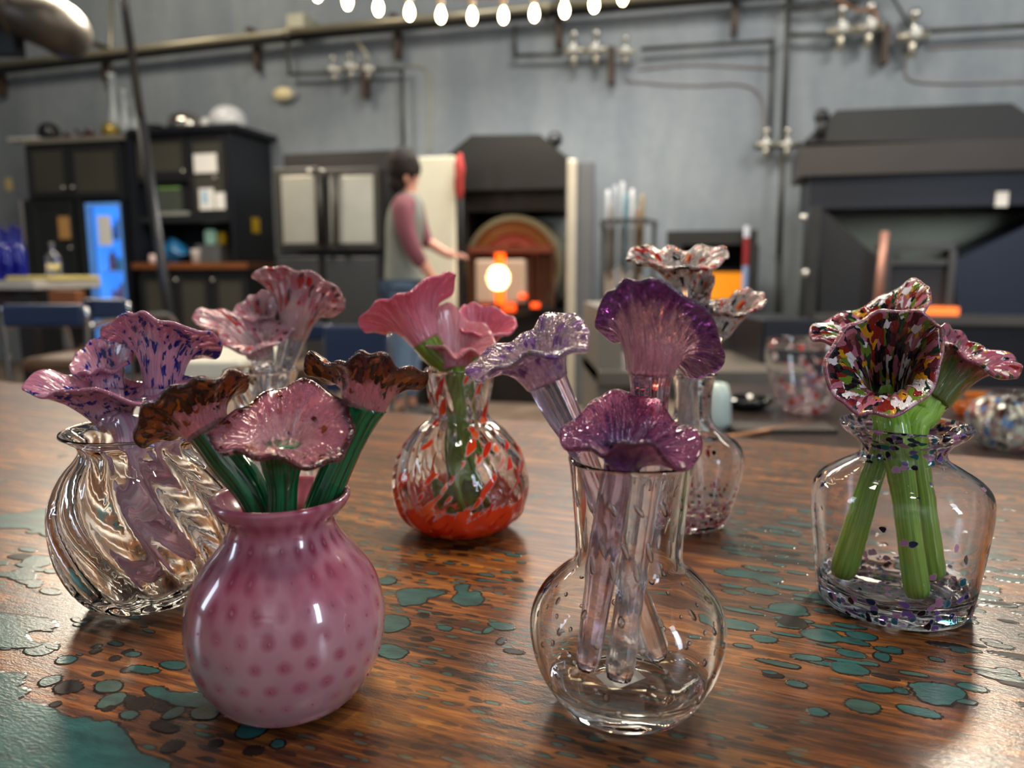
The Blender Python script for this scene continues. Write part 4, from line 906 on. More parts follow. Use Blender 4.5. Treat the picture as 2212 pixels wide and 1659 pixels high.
pipe('orange copper tube looping over the upper right valves', [(1795, -10), (1850, 22), (1890, 20), (1900, 60)], .16, .010, ORC)
def curved(label, pxs, off, r, m):
    bm = BM(); tube(bm, catmull([onw(x, y, off) for x, y in pxs], 30), r, 8); tag(fin(bm, 'copper_line', m, None, WM, smooth=True), label, 'tube')
curved('faint copper line bending down the wall to the small manifold', [(1350, 175), (1480, 185), (1590, 182), (1635, 200), (1650, 250), (1642, 320)], .01, .008, COPPER)
curved('faint copper line running level under the middle valves', [(1380, 150), (1500, 140), (1660, 148)], .01, .008, COPPER)
curved('faint copper line under the upper right valves', [(1960, 110), (1955, 150), (1975, 175), (2080, 180), (2300, 172)], .01, .008, COPPER)
curved('faint level copper line beside the upper right valves', [(2000, 105), (2120, 98), (2300, 96)], .01, .008, COPPER)
curved('faint grey line dropping beside the double oven pipe', [(880, 142), (920, 150), (930, 200), (928, 330)], .01, .006, COND)
def valve(label, x, y, s=1.0, brk=False):
    p = onw(x, y, .12); t = wthing('gas_valve', label, 'valve', p.x, .12, p.z)
    bm = BM(); sph(bm, p, .055*s, (1, .8, .8), 14, 10); tube(bm, [p-Vector((.09*s, 0, 0)), p+Vector((.09*s, 0, 0))], .028*s, 12); tube(bm, [p, p-Vector((0, 0, .13*s))], .024*s, 12); fin(bm, 'body', BRASS, t, WM, smooth=True)
    bm = BM(); tube(bm, [p, p+Vector((0, 0, .10*s))], .02*s, 10); sph(bm, p+Vector((0, -.01, .13*s)), .038*s, seg=12, rings=8); fin(bm, 'knob', KNOB, t, WM, smooth=True)
    bm = BM(); tube(bm, [p+Vector((0, -.03*s, 0)), p+Vector((0, -.085*s, 0))], .034*s, 14); fin(bm, 'gauge', mat('pale_gauge', (214, 214, 208), .3), t, WM, smooth=True)
    if brk:
        bm = BM(); box(bm, p.x+.10, p.x+.15, -.13, -.03, p.z-.27, p.z+.02); fin(bm, 'bracket', RUST, t, WM)
valve('first silvery valve above the double oven', 722, 152, .8); valve('second silvery valve above the double oven', 758, 146, .8, True)
valve('black-knobbed regulator right of the oven valves', 795, 150, .7)
valve('first silvery valve above the round furnace', 1240, 110); valve('second silvery valve above the round furnace', 1288, 108, 1, True)
valve('small regulator right of the middle valves', 1352, 112, .8)
valve('first large silvery valve at the upper right', 1817, 66, 1.15); valve('second large silvery valve at the upper right', 1878, 60, 1.15, True)
valve('third regulator at the upper right with a hanging fitting', 1972, 78, 1.2)
valve('brass end valve of the small manifold by the hood', 1655, 312, .8); valve('middle brass valve of the small manifold by the hood', 1700, 312, .8)
pipe('short manifold bar joining the two small brass valves', [(1630, 318), (1732, 314)], .12, .022, PIPE)
DUCT = mat('dull_spiral_duct', (92, 86, 80), .4, .7)
bm = BM(); q = [ony(-150, -40, 5.2), ony(-20, 5, 5.2), ony(60, 30, 5.2), ony(112, 52, 5.25), ony(140, 70, 5.4), ony(150, 75, 5.7)]
tube(bm, catmull(q, 26), [.17]*20+[.165, .16, .15, .14, .13, .12], 24)
for k in range(3): tube(bm, [q[0].lerp(q[2], .3+.3*k), q[0].lerp(q[2], .3+.3*k)+(q[2]-q[0]).normalized()*.03], .182, 24)
t = thing('air_duct', 'fat grey metal air duct hanging at the upper left', 'duct', q[1]); fin(bm, 'duct', DUCT, t, smooth=True)
a = ony(20, 30, 5.2); bm = BM(); tube(bm, [a, Vector((a.x, a.y, 5.0))], .01, 8); fin(bm, 'hanger_rod', PIPE, t)
bm = BM(); a = ony(12, 95, 5.2); box(bm, a.x-.09, a.x+.09, a.y-.06, a.y+.06, a.z-.07, a.z+.10); fin(bm, 'bracket', CABD, t)
# leaning pole
a = ony(262, -40, 4.3); b = ony(368, 700, 4.3); d = (b-a); z0 = a+d*((a.z-0.03)/(a.z-b.z))
t = thing('pole', 'slender leaning metal pole in front of the cabinets', 'pole', z0)
bm = BM(); up = a-(b-a)*.62; tube(bm, [z0, z0.lerp(a, .72)], .028, 12); fin(bm, 'lower_tube', mat('dark_pole', (60, 62, 66), .35, .6), t, smooth=True)
bm = BM(); tube(bm, [z0.lerp(a, .72), up], .022, 12); fin(bm, 'upper_tube', mat('chrome_pole', (96, 98, 102), .25, .9), t, smooth=True)
bm = BM(); tube(bm, [z0-Vector((0, 0, .03)), z0], .12, 20); fin(bm, 'foot', PIPE, t)

# ------------------------------------------------------------------ annealing oven with double doors
STEEL = mat('warm_brushed_steel', (168, 164, 150), .38, .55, .15, 5); DKM = mat('sooty_dark_metal', (32, 30, 29), .5, .2, .3, 5); DK2 = mat('dark_brown_metal', (25, 20, 19), .5, .2, .3, 5)
c = onw(712, 500, 1.0); t = wthing('annealing_oven', 'dark two-door annealing oven with brushed steel door panels', 'oven', c.x, .5)
wb(t, 'body', (597, 360, 832, 545), .1, 1.0, DKM); wb(t, 'top_box', (612, 328, 858, 362), .1, .95, DK2); wb(t, 'base', (600, 548, 832, 700), .1, 1.0, DKM, z0=.0)
for x0, x1, kx in ((601, 699, 668), (704, 824, 700)):
    r = wrect(x0, 364, x1, 540, 1.0); bm = BM(); box(bm, r[0], r[1], -1.06, -1.0, r[2], r[3], .01); d = fin(bm, 'door', mat('dull_grey_door', (60, 58, 54), .4, .4), t, WM)
    r = wrect(x0+10, 380, x1-16, 526, 1.06); bm = BM(); box(bm, r[0], r[1], -1.072, -1.06, r[2], r[3], .004); fin(bm, 'panel', STEEL, d, WM)
    bm = BM(); a = onw(kx+22, 372, 1.1); b = onw(kx+24, 530, 1.1); tube(bm, [a, b], .022, 10); fin(bm, 'handle', DKM, d, WM, smooth=True)
    wknob(d, (669 if x0 < 650 else 697), 369, 1.08, .022, 'latch')
    r = wrect(x0+4, 555, x1-4, 690, 1.0); bm = BM(); box(bm, r[0], r[1], -1.03, -1.0, .08, r[3], .01); fin(bm, 'lower_door', mat('dark_lower_door', (58, 58, 58), .4, .3), t, WM)
# heat shield board behind the person
t = wthing('heat_shield', 'tall cream metal heat shield standing beside the person', 'board', onw(950, 500, 1.55).x, 1.55)
r = wrect(899, 338, 984, 660, 1.55); bm = BM(); box(bm, r[0], r[1], -1.56, -1.52, .35, r[3], .012); fin(bm, 'panel', mat('cream_enamel', (214, 210, 188), .3, .1, .08), t, WM)
bm = BM(); box(bm, r[0], r[0]+.04, -1.6, -1.3, 0, .36); box(bm, r[1]-.04, r[1], -1.6, -1.3, 0, .36); box(bm, r[0], r[1], -1.5, -1.48, .3, .36); fin(bm, 'stand', DKM, t, WM)
bm = BM(); r = wrect(984, 330, 1004, 680, 1.5); box(bm, r[0], r[0]+.03, -1.5, -1.46, 0, r[3]-.1); fin(bm, 'edge_post', DK2, t, WM)
bm = BM(); q = onw(993, 380, 1.6); sph(bm, q, .15, (.26, .3, 1.05), 14, 12)
for v in bm.verts: v.co += noise.noise_vector(v.co*14)*.014
tag(fin(bm, 'oven_glove', mat('red_cloth', (150, 40, 36), .8), None, WM, smooth=True), 'red heat glove hanging on the post beside the cream shield', 'glove')

# ------------------------------------------------------------------ round reheating furnace with its hood
c = onw(1110, 575, 1.2); F_ = t = wthing('reheating_furnace', 'round glass-blowing furnace glowing orange under a black hood', 'furnace', c.x, .8)
def wpoly(px, off): return [(onw(x, y, off).x, onw(x, y, off).z) for x, y in px]
bm = BM(); prism(bm, wpoly([(1018, 292), (1166, 290), (1222, 338), (1222, 406), (962, 412), (962, 338)], 1.3), -1.3, -.15); fin(bm, 'hood', mat('black_hood', (29, 29, 28), .45, .3, .25, 3), t, WM)
wb(t, 'back_plate', (1000, 406, 1222, 700), .1, .45, DK2, z0=0)
wb(t, 'crossbeam', (1003, 410, 1220, 455), .5, 1.2, DK2); wb(t, 'side_plate', (1003, 455, 1010, 700), .5, 1.2, DK2, z0=0); wb(t, 'side_plate', (1150, 470, 1216, 640), .46, .8, mat('pale_steel_plate', (140, 152, 158), .35, .6)); wb(t, 'stand', (1012, 672, 1214, 760), .4, 1.25, DK2, z0=0)
R = wrect(1007, 470, 1215, 680, 1.25); rad = (R[1]-R[0])/2; cc = Vector(((R[0]+R[1])/2, -1.25, onw(1110, 575, 1.25).z))
def ring(bm, r0, r1, y0, y1, n=48, a0=0, a1=2*PI, c=cc):
    full = abs(a1-a0-2*PI) < 1e-6; m = n if full else n+1; L = []
    for i in range(m):
        a = a0+(a1-a0)*i/n
        L.append([bm.verts.new((c.x+r*math.cos(a), y, c.z+r*math.sin(a))) for r, y in ((r0, y0), (r1, y0), (r1, y1), (r0, y1))])
    for i in range(n):
        A, B = L[i], L[(i+1) % m]
        for k in range(4): bm.faces.new((A[k], A[(k+1) % 4], B[(k+1) % 4], B[k]))
    if not full: bm.faces.new(L[0]); bm.faces.new(list(reversed(L[-1])))
bm = BM(); ring(bm, rad*.90, rad, -1.28, -.5); fin(bm, 'drum', mat('tan_drum_steel', (120, 110, 84), .35, .6), t, WM, label='round steel drum', )
bm = BM(); ring(bm, rad*.66, rad*.89, -1.26, -1.1, a0=.15*PI, a1=.85*PI); fin(bm, 'arch', mat('glow_tinted_brass_arch', (104, 74, 40), .35, .6, emit=(230, 80, 10), es=.08), t, WM, label='orange-lit brass arch')  # weak emission stands in for furnace glow reflected by the brass
bm = BM(); ring(bm, rad*.44, rad*.64, -1.24, -1.1, a0=.15*PI, a1=.85*PI); fin(bm, 'arch', mat('glowing_inner_arch', (90, 42, 26), .5, 0, emit=(255, 60, 10), es=.12), t, WM, label='red glowing inner arch')
bm = BM(); ring(bm, 0.001, rad*.9, -1.0, -.9); fin(bm, 'lining', mat('dark_firebrick', (66, 40, 28), .8), t, WM)
FC = mat('pale_ceramic_door', (168, 148, 130), .6, 0, .1, 6)
zb_, zt_ = onw(1080, 655, 1.35).z, onw(1080, 545, 1.35).z
for x0, x1 in ((1030, 1070), (1092, 1138)):
    r = wrect(x0, 560, x1, 655, 1.35); bm = BM(); box(bm, r[0], r[1], -1.40, -1.32, r[2], r[3], .02); fin(bm, 'door', FC, t, WM)
bars = mat('rust_bar', (84, 50, 32), .5, .4)
for x in (1010, 1019, 1144, 1160, 1174, 1188): wb(t, 'bar', (x, 535, x+6, 668), 1.28, 1.36, bars)
wb(t, 'lintel', (1012, 532, 1192, 546), 1.26, 1.40, mat('hot_lintel', (84, 44, 28), .5, .2, emit=(255, 70, 10), es=.05)); wb(t, 'sill', (1030, 658, 1192, 672), 1.26, 1.38, DK2)
GL = mat('molten_glow', (255, 190, 90), .5, emit=(255, 150, 48), es=5.5); GL2 = mat('orange_flame_gap', (255, 110, 30), .5, emit=(255, 84, 12), es=2.4)
bm = BM(); r = wrect(1070, 546, 1090, 664, 1.31); box(bm, r[0], r[1], -1.31, -1.29, r[2], r[3]); fin(bm, 'glowing_gap', GL2, t, WM, label='orange glowing gap between the doors')
q = onw(1079, 600, 1.36); rr_ = abs(wrect(1055, 590, 1104, 610, 1.36)[1]-wrect(1055, 590, 1104, 610, 1.36)[0])/2
GLW = mat('white_hot_core', (255, 240, 210), .5, emit=(255, 226, 160), es=6)
bm = BM(); lathe(bm, [(0, -.02), (rr_, -.02), (rr_, 0), (0, 0)], (0, 0, 0), 32); bm.transform(Matrix.Translation((q.x, -1.40, q.z)) @ Matrix.Rotation(PI/2, 4, 'X')); fin(bm, 'fire_mouth', GLW, t, WM, label='white hot round mouth')
for x, y, s in ((1128, 640, 8), (1155, 660, 9), (1098, 665, 14), (1048, 670, 12)): wb(t, 'ember', (x-s, y-s*.6, x+s, y+s*.6), 1.38, 1.42, mat('ember_glow', (255, 90, 30), .5, emit=(255, 70, 14), es=1.3), .006)
lp = WM @ Vector((q.x, -1.7, q.z))
l = bpy.data.lights.new('furnace_glow', 'POINT'); l.color = (1, .38, .1); l.energy = 1.2; l.shadow_soft_size = .06; o = bpy.data.objects.new('furnace_glow', l); COL.objects.link(o); o.location = lp
t = wthing('steel_post', 'bright steel post and grey panel right of the round furnace', 'post', onw(1234, 500, 1.3).x, 1.3)
r = wrect(1223, 344, 1243, 760, 1.3); bm = BM(); box(bm, r[0], r[1], -1.3, -1.25, 0, r[3], .01); fin(bm, 'post', mat('bright_post', (196, 188, 170), .35, .4), t, WM)
r = wrect(1244, 352, 1280, 760, 1.25); bm = BM(); box(bm, r[0], r[1], -1.27, -1.2, 0, r[3]); fin(bm, 'panel', mat('grey_panel', (96, 98, 102), .45, .3), t, WM)

# ------------------------------------------------------------------ blowpipes in a rack
t = wthing('pipe_rack', 'dark rack holding upright blowpipes beside the furnace', 'rack', onw(1350, 500, .7).x, .6)
for y in (476, 640):
    r = wrect(1304, y-4, 1402, y+5, .8); bm = BM(); box(bm, r[0], r[1], -.82, -.76, r[2], r[3]); box(bm, r[0], r[1], -.64, -.60, r[2], r[3])
    fin(bm, 'crossbar', PIPE, t, WM)
r = wrect(1304, 476, 1402, 800, .8); bm = BM()
for s in (r[0]-.02, r[1]+.02): box(bm, s-.015, s+.015, -.72, -.68, 0, r[3]); box(bm, s-.015, s+.015, -.82, -.6, .0, .03); box(bm, s-.015, s+.015, -.82, -.6, r[3]-.05, r[3])
fin(bm, 'upright', PIPE, t, WM)
pc = [(1313, 410, (200, 202, 206)), (1329, 400, (170, 176, 182)), (1345, 392, (190, 194, 198)), (1352, 418, (86, 128, 140)), (1366, 408, (208, 208, 210)), (1388, 420, (150, 132, 104)), (1321, 440, (120, 110, 100)), (1378, 450, (130, 110, 90))]
for i, (x, y, cl) in enumerate(pc):
    a = onw(x, y, .70); bm = BM(); tube(bm, [(a.x, -.70, .0), (a.x, -.70, a.z)], .017, 12); o = fin(bm, 'tube', mat('pipe_steel_%d' % i, cl, .3, .6), None, WM, smooth=True)
    bpy.data.objects.remove(o)
    T = wthing('blowpipe', ['leftmost pale blowpipe standing in the rack', 'second blowpipe from the left in the rack, grey steel', 'tallest blowpipe in the rack, white-tipped', 'blue-green sleeved blowpipe in the rack', 'white blowpipe right of the blue-green one', 'rightmost tan blowpipe in the rack', 'short brown blowpipe behind the leftmost ones', 'short brown blowpipe near the right end of the rack'][i], 'blowpipe', a.x, .70, 0, 'blowpipes in the rack')
    zz = a.z*.62; bm = BM(); tube(bm, [(a.x, -.70, .0), (a.x, -.70, zz)], .013, 10); fin(bm, 'shaft', mat('dark_shaft', (110, 96, 84), .4, .5), T, WM, smooth=True)
    bm = BM(); tube(bm, [(a.x, -.70, zz), (a.x, -.70, a.z-.02), (a.x, -.70, a.z)], [.019, .019, .012], 12); fin(bm, 'sleeve', mat('pipe_sleeve_%d' % i, cl, .3, .4), T, WM, smooth=True)

# ------------------------------------------------------------------ small kiln with a lit window
t = wthing('kiln', 'small black kiln with an orange lit opening behind the speckled flowers', 'kiln', onw(1540, 640, .9).x, .6)
K = mat('kiln_black', (34, 33, 33), .5, .2)
for r in ((1440, 498, 1636, 528), (1440, 528, 1470, 700), (1606, 528, 1636, 700), (1470, 650, 1606, 700)): wb(t, 'frame', r, .35, .9, K)
wb(t, 'chamber', (1470, 528, 1606, 650), .35, .45, mat('chamber_black', (14, 13, 14), .8)); wb(t, 'stand', (1450, 698, 1626, 780), .35, .85, K, z0=0)
wb(t, 'lit_mouth', (1530, 588, 1606, 652), .46, .60, mat('amber_lit_mouth', (240, 160, 40), .6, emit=(255, 150, 24), es=.75), label='orange lit kiln mouth')
wb(t, 'shelf', (1470, 580, 1606, 588), .46, .62, K)
a, b = onw(1614, 488, 1.0), onw(1606, 690, 1.0)
T = wthing('glass_rod', 'upright rod, red above and pale below, leaning on the kiln', 'rod', b.x, 1.0, 0)
m1 = a.lerp(b, .12); m2 = a.lerp(b, .42); a0 = Vector((b.x, -1.0, 0))
bm = BM(); tube(bm, [a, m1], .022, 12); fin(bm, 'tip', mat('pale_tip', (200, 206, 216), .3), T, WM); bm = BM(); tube(bm, [m1, m2], .024, 12); fin(bm, 'grip', mat('red_grip', (130, 34, 36), .4), T, WM); bm = BM(); tube(bm, [m2, b, a0], .022, 12); fin(bm, 'shaft', mat('blue_grey_shaft', (130, 150, 186), .3), T, WM)

# ------------------------------------------------------------------ big hood and furnace at the right
c = onw(1980, 500, 1.2); t = wthing('furnace_station', 'large dark furnace station with a wide trapezoid hood', 'furnace', c.x, .8)
HD = mat('charcoal_hood_metal', (42, 43, 43), .45, .3, .2, 3); HB = mat('brownish_hood_band', (60, 55, 53), .45, .3, .15, 3); NAVY = mat('navy_black_metal', (18, 20, 31), .4, .2)
o_ = 1.2
bm = BM(); prism(bm, wpoly([(1808, 238), (2185, 222), (2300, 300), (2420, 300), (1738, 308), (1740, 302)], o_), -o_, -.6); fin(bm, 'hood', HD, t, WM)
wb(t, 'hood_band', (1730, 303, 2420, 370), .6, o_+.01, HB)
wb(t, 'valance', (1750, 370, 2420, 445), .5, 1.12, NAVY)
wb(t, 'back_plate', (1755, 440, 2420, 700), .1, .4, mat('olive_lit_steel', (112, 112, 96), .35, .6, .2, 3), z0=0)
wb(t, 'post', (1744, 445, 1768, 700), .9, 1.25, HD, z0=0)
bm = BM(); prism(bm, wpoly([(1770, 444), (1900, 560), (1900, 690), (1770, 690)], 1.1), -1.1, -.45); fin(bm, 'wing_panel', mat('dark_wing_panel', (34, 34, 36), .45, .2), t, WM)
bm = BM(); prism(bm, wpoly([(2064, 562), (2420, 392), (2420, 688), (2064, 688)], 1.1), -1.1, -.45); fin(bm, 'wing_panel', mat('navy_wing_panel', (28, 36, 54), .4, .2), t, WM)
for r in ((1905, 526, 2062, 540), (1905, 540, 1922, 690), (2046, 540, 2062, 690), (1922, 560, 2046, 572)): wb(t, 'door_frame', r, .95, 1.12, mat('steel_door_frame', (74, 72, 70), .35, .5))
wb(t, 'door', (1922, 572, 2046, 690), .9, 1.06, mat('dark_furnace_door', (44, 42, 44), .4, .2))
bm = BM(); tube(bm, [onw(1912, 500, 1.25), onw(1892, 690, 1.25)], .028, 12); fin(bm, 'lever', mat('pinkish_copper_lever', (176, 128, 112), .4, .4), t, WM, smooth=True)
wb(t, 'glow_slot', (1985, 664, 2072, 681), 1.06, 1.20, mat('orange_slot_glow', (255, 130, 60), .5, emit=(255, 110, 40), es=1.1), label='orange glowing slot')
wb(t, 'ledge', (1760, 684, 2420, 702), .5, 1.4, mat('grey_ledge', (78, 76, 74), .4, .4)); wb(t, 'base', (1765, 702, 2420, 780), .4, 1.3, NAVY, z0=0)
bm = BM(); r = wrect(2151, 414, 2178, 446, 1.13); box(bm, r[0], r[1], -1.132, -1.118, r[2], r[3]); fin(bm, 'label_plate', PAPER, t, WM, label='small white sticker on the hood valance')
q = onw(1772, 268, 1.15); bm = BM(); tube(bm, [Vector((q.x, -1.2, q.z-.1)), Vector((q.x, -1.2, q.z+.03))], .035, 10); sph(bm, (q.x, -1.2, q.z+.04), .05, seg=10, rings=8); fin(bm, 'damper_knob', BLK, t, WM, smooth=True)
for (x, y) in ((1737, 470), (1740, 590)): wknob(t, x, y, 1.26, .03, 'hinge')
q = onw(1198, 302, .9); bm = BM(); sph(bm, q, .06, seg=12, rings=8); tube(bm, [q, Vector((q.x-.06, q.y, q.z-.14))], .03, 10); fin(bm, 'damper_knob', BLK, F_, WM, smooth=True)

# ------------------------------------------------------------------ bar table, stools and small furniture, left
def xyz(px, py, Y): return ony(px, py, Y)
TT = mat('pale_grey_tabletop', (164, 160, 156), .4); CHR = mat('chrome_tube', (190, 192, 196), .12, 1.0, .03); NVY = mat('navy_vinyl', (24, 42, 74), .4)
t = thing('bar_table', 'pale grey bar table with cobalt bottles at the left edge', 'table', (-2.9, 3.8, 0))
TR = xyz(188, 600, 3.6).x; bm = BM(); box(bm, -4.0, TR, 3.2, 3.72, .925, .962, .006); fin(bm, 'tabletop', TT, t)
for x, y in ((-3.9, 3.3), (-3.9, 3.65), (TR-.08, 3.27), (TR-.08, 3.65)):
    bm = BM(); box(bm, x-.03, x+.03, y-.03, y+.03, 0, .925); fin(bm, 'leg', DK2, t)
bm = BM(); box(bm, -3.9, TR-.1, 3.32, 3.36, .80, .925); fin(bm, 'apron', mat('dark_red_wood', (54, 30, 26), .5), t)
bm = BM(); q = xyz(150, 634, 3.28); box(bm, q.x-.07, q.x+.05, 3.24, 3.31, .84, .922, .004); tag(fin(bm, 'wooden_block', WOODT, None), 'brown wooden block hooked under the bar tabletop edge', 'block')
bm = BM(); a = xyz(74, 590, 3.5); b = xyz(188, 590, 3.5); box(bm, a.x, b.x-.05, 3.3, 3.7, .963, .982, .004); tag(fin(bm, 'folded_cloth', mat('yellow_cloth', (196, 180, 110), .8), None), 'flat yellowish cloth at the corner of the bar table', 'cloth')
COB = NT('cobalt_glass'); COB.set(Base_Color=lc((20, 34, 200)), Roughness=.03, Transmission_Weight=.75, IOR=1.45, Coat_Weight=.5); COB.bump(COB.noise(COB.obj(), 20, 2).outputs[0], .2, .003); COB = COB.m
def bottle(x, y, z, h, r, m, label, neck=.35, group=None):
    prof = [(0, 0), (r*.95, 0), (r, .01), (r, h*.5), (r*.85, h*.62), (r*neck, h*.76), (r*neck*.9, h*.95), (r*neck*1.2, h*.96), (r*neck*1.2, h), (r*neck*.7, h), (r*neck*.6, h*.75), (r*.8, h*.5), (r*.85, .03), (0, .02)]
    bm = BM(); lathe(bm, prof, (x, y, z), 20); return tag(fin(bm, 'glass_bottle', m, None, smooth=True, loc=Vector((x, y, z))), label, 'bottle', group)
for i, (px, Y, h, l) in enumerate(((-2, 3.34, .235, 'cobalt blue bottle at the left frame edge of the bar table'), (12, 3.52, .24, 'cobalt blue bottle set back, second from the left'), (24, 3.34, .215, 'short cobalt blue bottle in the middle front of the cluster'), (37, 3.52, .25, 'tallest cobalt blue bottle in the cluster'), (50, 3.34, .225, 'rightmost cobalt blue bottle, in the front row of the cluster'))):
    q = ony(px, 600, Y); bottle(q.x, Y, .9625, h, .023, COB, l, .42, 'cobalt bottles on the bar table')
q = ony(118, 600, 3.45); bottle(q.x, 3.45, .9825, .15, .032, CLEAR, 'small clear glass bottle on the yellow cloth', .3)
def stool(px, Y, zb, zt, w, label, rot=0.0, panel=False):
    q = ony(px, 700, Y); x = q.x; t = thing('bar_stool', label, 'stool', (x, Y, 0), rot=rot)
    def tr(bm): bm.transform(Matrix.Translation((x, Y, 0)) @ Matrix.Rotation(rot, 4, 'Z')); return bm
    sz = zb-.12
    bm = BM(); box(bm, -w/2, w/2, -.02, .02, zb, zt, .015); fin(tr(bm), 'backrest', NVY, t)
    bm = BM(); box(bm, -w/2+.02, w/2-.02, .03, .40, sz-.05, sz, .02); fin(tr(bm), 'seat', mat('brown_seat', (96, 70, 48), .5), t)
    for s in (-1, 1):
        bm = BM(); tube(bm, catmull([(s*w/2, 0, 0), (s*w/2, 0, sz), (s*(w/2+.005), .0, zb+.05), (s*(w/2-.01), 0, zt-.02)], 12), .012, 10); fin(tr(bm), 'leg', CHR, t, smooth=True)
        bm = BM(); tube(bm, catmull([(s*w/2, .40, 0), (s*w/2, .40, sz-.06), (s*w/2, .36, sz+.10), (s*w/2, .2, sz+.13), (s*w/2, .0, sz+.12)], 20), .012, 10); fin(tr(bm), 'leg', CHR, t, smooth=True)
    bm = BM(); tube(bm, [(-w/2, .4, .3), (w/2, .4, .3)], .011, 8); tube(bm, [(-w/2, 0, .3), (w/2, 0, .3)], .011, 8); fin(tr(bm), 'footrest', CHR, t, smooth=True)
stool(98, 2.75, .80, .885, .30, 'navy-backed chrome bar stool nearest the bar table corner')
stool(208, 3.3, .795, .885, .30, 'navy-backed chrome bar stool behind the first one', -.1)
stool(770, 3.0, .52, .79, .26, 'navy panel-backed stool standing between the flowers and the person')
stool(640, 3.3, .70, .775, .34, 'navy-backed chrome stool behind the speckled pale flowers', -.2)
t = thing('side_table', 'low white side table just beyond the counter at the left', 'table', (ony(450, 800, 2.3).x, 2.4, 0))
a = ony(368, 790, 2.25); b = ony(532, 790, 2.25)
bm = BM(); box(bm, a.x, b.x, 2.2, 2.7, .68, .74, .01); fin(bm, 'tabletop', mat('white_laminate', (204, 202, 188), .4), t)
for x in (a.x+.03, b.x-.03):
    for y in (2.25, 2.65): bm = BM(); box(bm, x-.015, x+.015, y-.015, y+.015, 0, .68); fin(bm, 'leg', DK2, t)

# ------------------------------------------------------------------ work tables and bowls, right
t = thing('work_table', 'low dark work table behind the counter at the right, holding glass bowls', 'table', (1.4, 1.9, 0))
DT = mat('dark_oiled_tabletop', (54, 44, 40), .28, 0, .3, 6)
bm = BM(); pts = [(.42, 1.24), (2.7, .72), (2.9, 2.3), (.62, 2.55)]
A = [bm.verts.new((x, y, .57)) for x, y in pts]; B = [bm.verts.new((x, y, .62)) for x, y in pts]; bm.faces.new(list(reversed(A))); bm.faces.new(B)
for i in range(4): bm.faces.new((A[i], A[(i+1) % 4], B[(i+1) % 4], B[i]))
fin(bm, 'tabletop', DT, t)
for x, y in ((.75, 1.45), (2.5, 1.0), (2.6, 2.1), (.8, 2.35)): bm = BM(); box(bm, x-.03, x+.03, y-.03, y+.03, 0, .57); fin(bm, 'leg', DK2, t)
t = thing('steel_bench', 'grey steel bench between the work table and the furnaces', 'bench', (1.0, 3.2, 0))
GB_ = mat('dull_steel_bench', (106, 100, 92), .4, .3)
bm = BM(); box(bm, ony(1290, 800, 3.0).x, ony(1760, 800, 3.0).x, 2.95, 3.7, .55, .61, .005); fin(bm, 'benchtop', GB_, t)
bm = BM(); box(bm, ony(1290, 800, 3.0).x, ony(1290, 800, 3.0).x+.10, 3.0, 3.6, 0, .86); fin(bm, 'end_panel', mat('greige_panel', (120, 114, 104), .5), t)
bm = BM(); box(bm, ony(1740, 800, 3.0).x-.05, ony(1740, 800, 3.0).x, 3.0, 3.6, 0, .55); fin(bm, 'leg', DK2, t)
bm = BM(); q = ony(1640, 720, 3.3); box(bm, ony(1640, 700, 3.25).x, ony(1760, 700, 3.25).x, 3.2, 3.65, .61, .80, .01); tag(fin(bm, 'tool_box', NAVY, None), 'black tool box on the steel bench', 'box')
def bowl(label, px, py, z, prof, mats, seg=56):
    c = onz(px, py, z); s = px2m(px, py, c.y)
    bm = BM(); out = [(r*s, h*s) for r, h in prof]; th = .004
    inn = [(max(r-th, .0), max(h, .010)) for r, h in reversed(out[1:])]+[(0, .010)]
    lathe(bm, [(0, 0)]+out+[(out[-1][0]-th/2, out[-1][1]+th*.4)]+inn, (c.x, c.y, z+.0005), seg, mi=lambda i: 0 if i <= len(out) else 1)
    return tag(fin(bm, 'glass_bowl', mats, None, smooth=True, loc=Vector((c.x, c.y, z))), label, 'bowl')
BF1 = frit_mat('pink_flecked_bowl_glass', .0, .13, [(.5, (214, 178, 184)), (.2, (190, 60, 50)), (.15, (150, 130, 150)), (.15, (230, 214, 210))], 62, .9, .25, (1, 1, 1))
BF2 = frit_mat('multi_flecked_bowl_glass', .0, .12, [(.45, (206, 206, 186)), (.15, (180, 90, 100)), (.2, (70, 110, 160)), (.2, (60, 50, 50))], 80, .9, .35, (1, 1, .5))
bowl('clear glass bowl with pink and red flecks on the work table', 1738, 892, .62, [(34, 0), (48, 8), (62, 36), (76, 74), (86, 112), (88, 140), (86, 158)], [BF1, CLEAR])
bowl('squat round glass bowl with coloured flecks at the right frame edge', 2168, 968, .62, [(30, 0), (56, 12), (76, 44), (78, 70), (66, 96), (44, 112), (36, 118)], [BF2, CLEAR])
bowl('shallow dark glass dish behind the clear bottle vase', 1612, 882, .62, [(20, 0), (40, 4), (52, 14), (56, 22)], [DKG, DKG])
AMB = NT('amber_glass'); AMB.set(Base_Color=lc((220, 130, 40)), Roughness=.05, Transmission_Weight=.6, IOR=1.45); AMB.bump(AMB.noise(AMB.obj(), 20, 2).outputs[0], .2, .003); AMB = AMB.m
bowl('amber glass dish behind the square-shouldered vase', 2098, 902, .62, [(20, 0), (34, 8), (40, 22), (42, 30)], [AMB, AMB])
bowl('orange glass dish farther back at the right of the work table', 2120, 872, .62, [(18, 0), (30, 8), (36, 20)], [AMB, AMB])
q = onz(1548, 925, .62); bm = BM(); lathe(bm, [(0, 0), (.028, 0), (.034, .02), (.030, .08), (.022, .11), (0, .115)], (q.x, q.y, .6205), 24)
tag(fin(bm, 'glass_block', mat('pale_aqua_glass', (190, 208, 204), .2), None, smooth=True), 'pale aqua glass piece behind the clear bottle vase', 'glass piece')
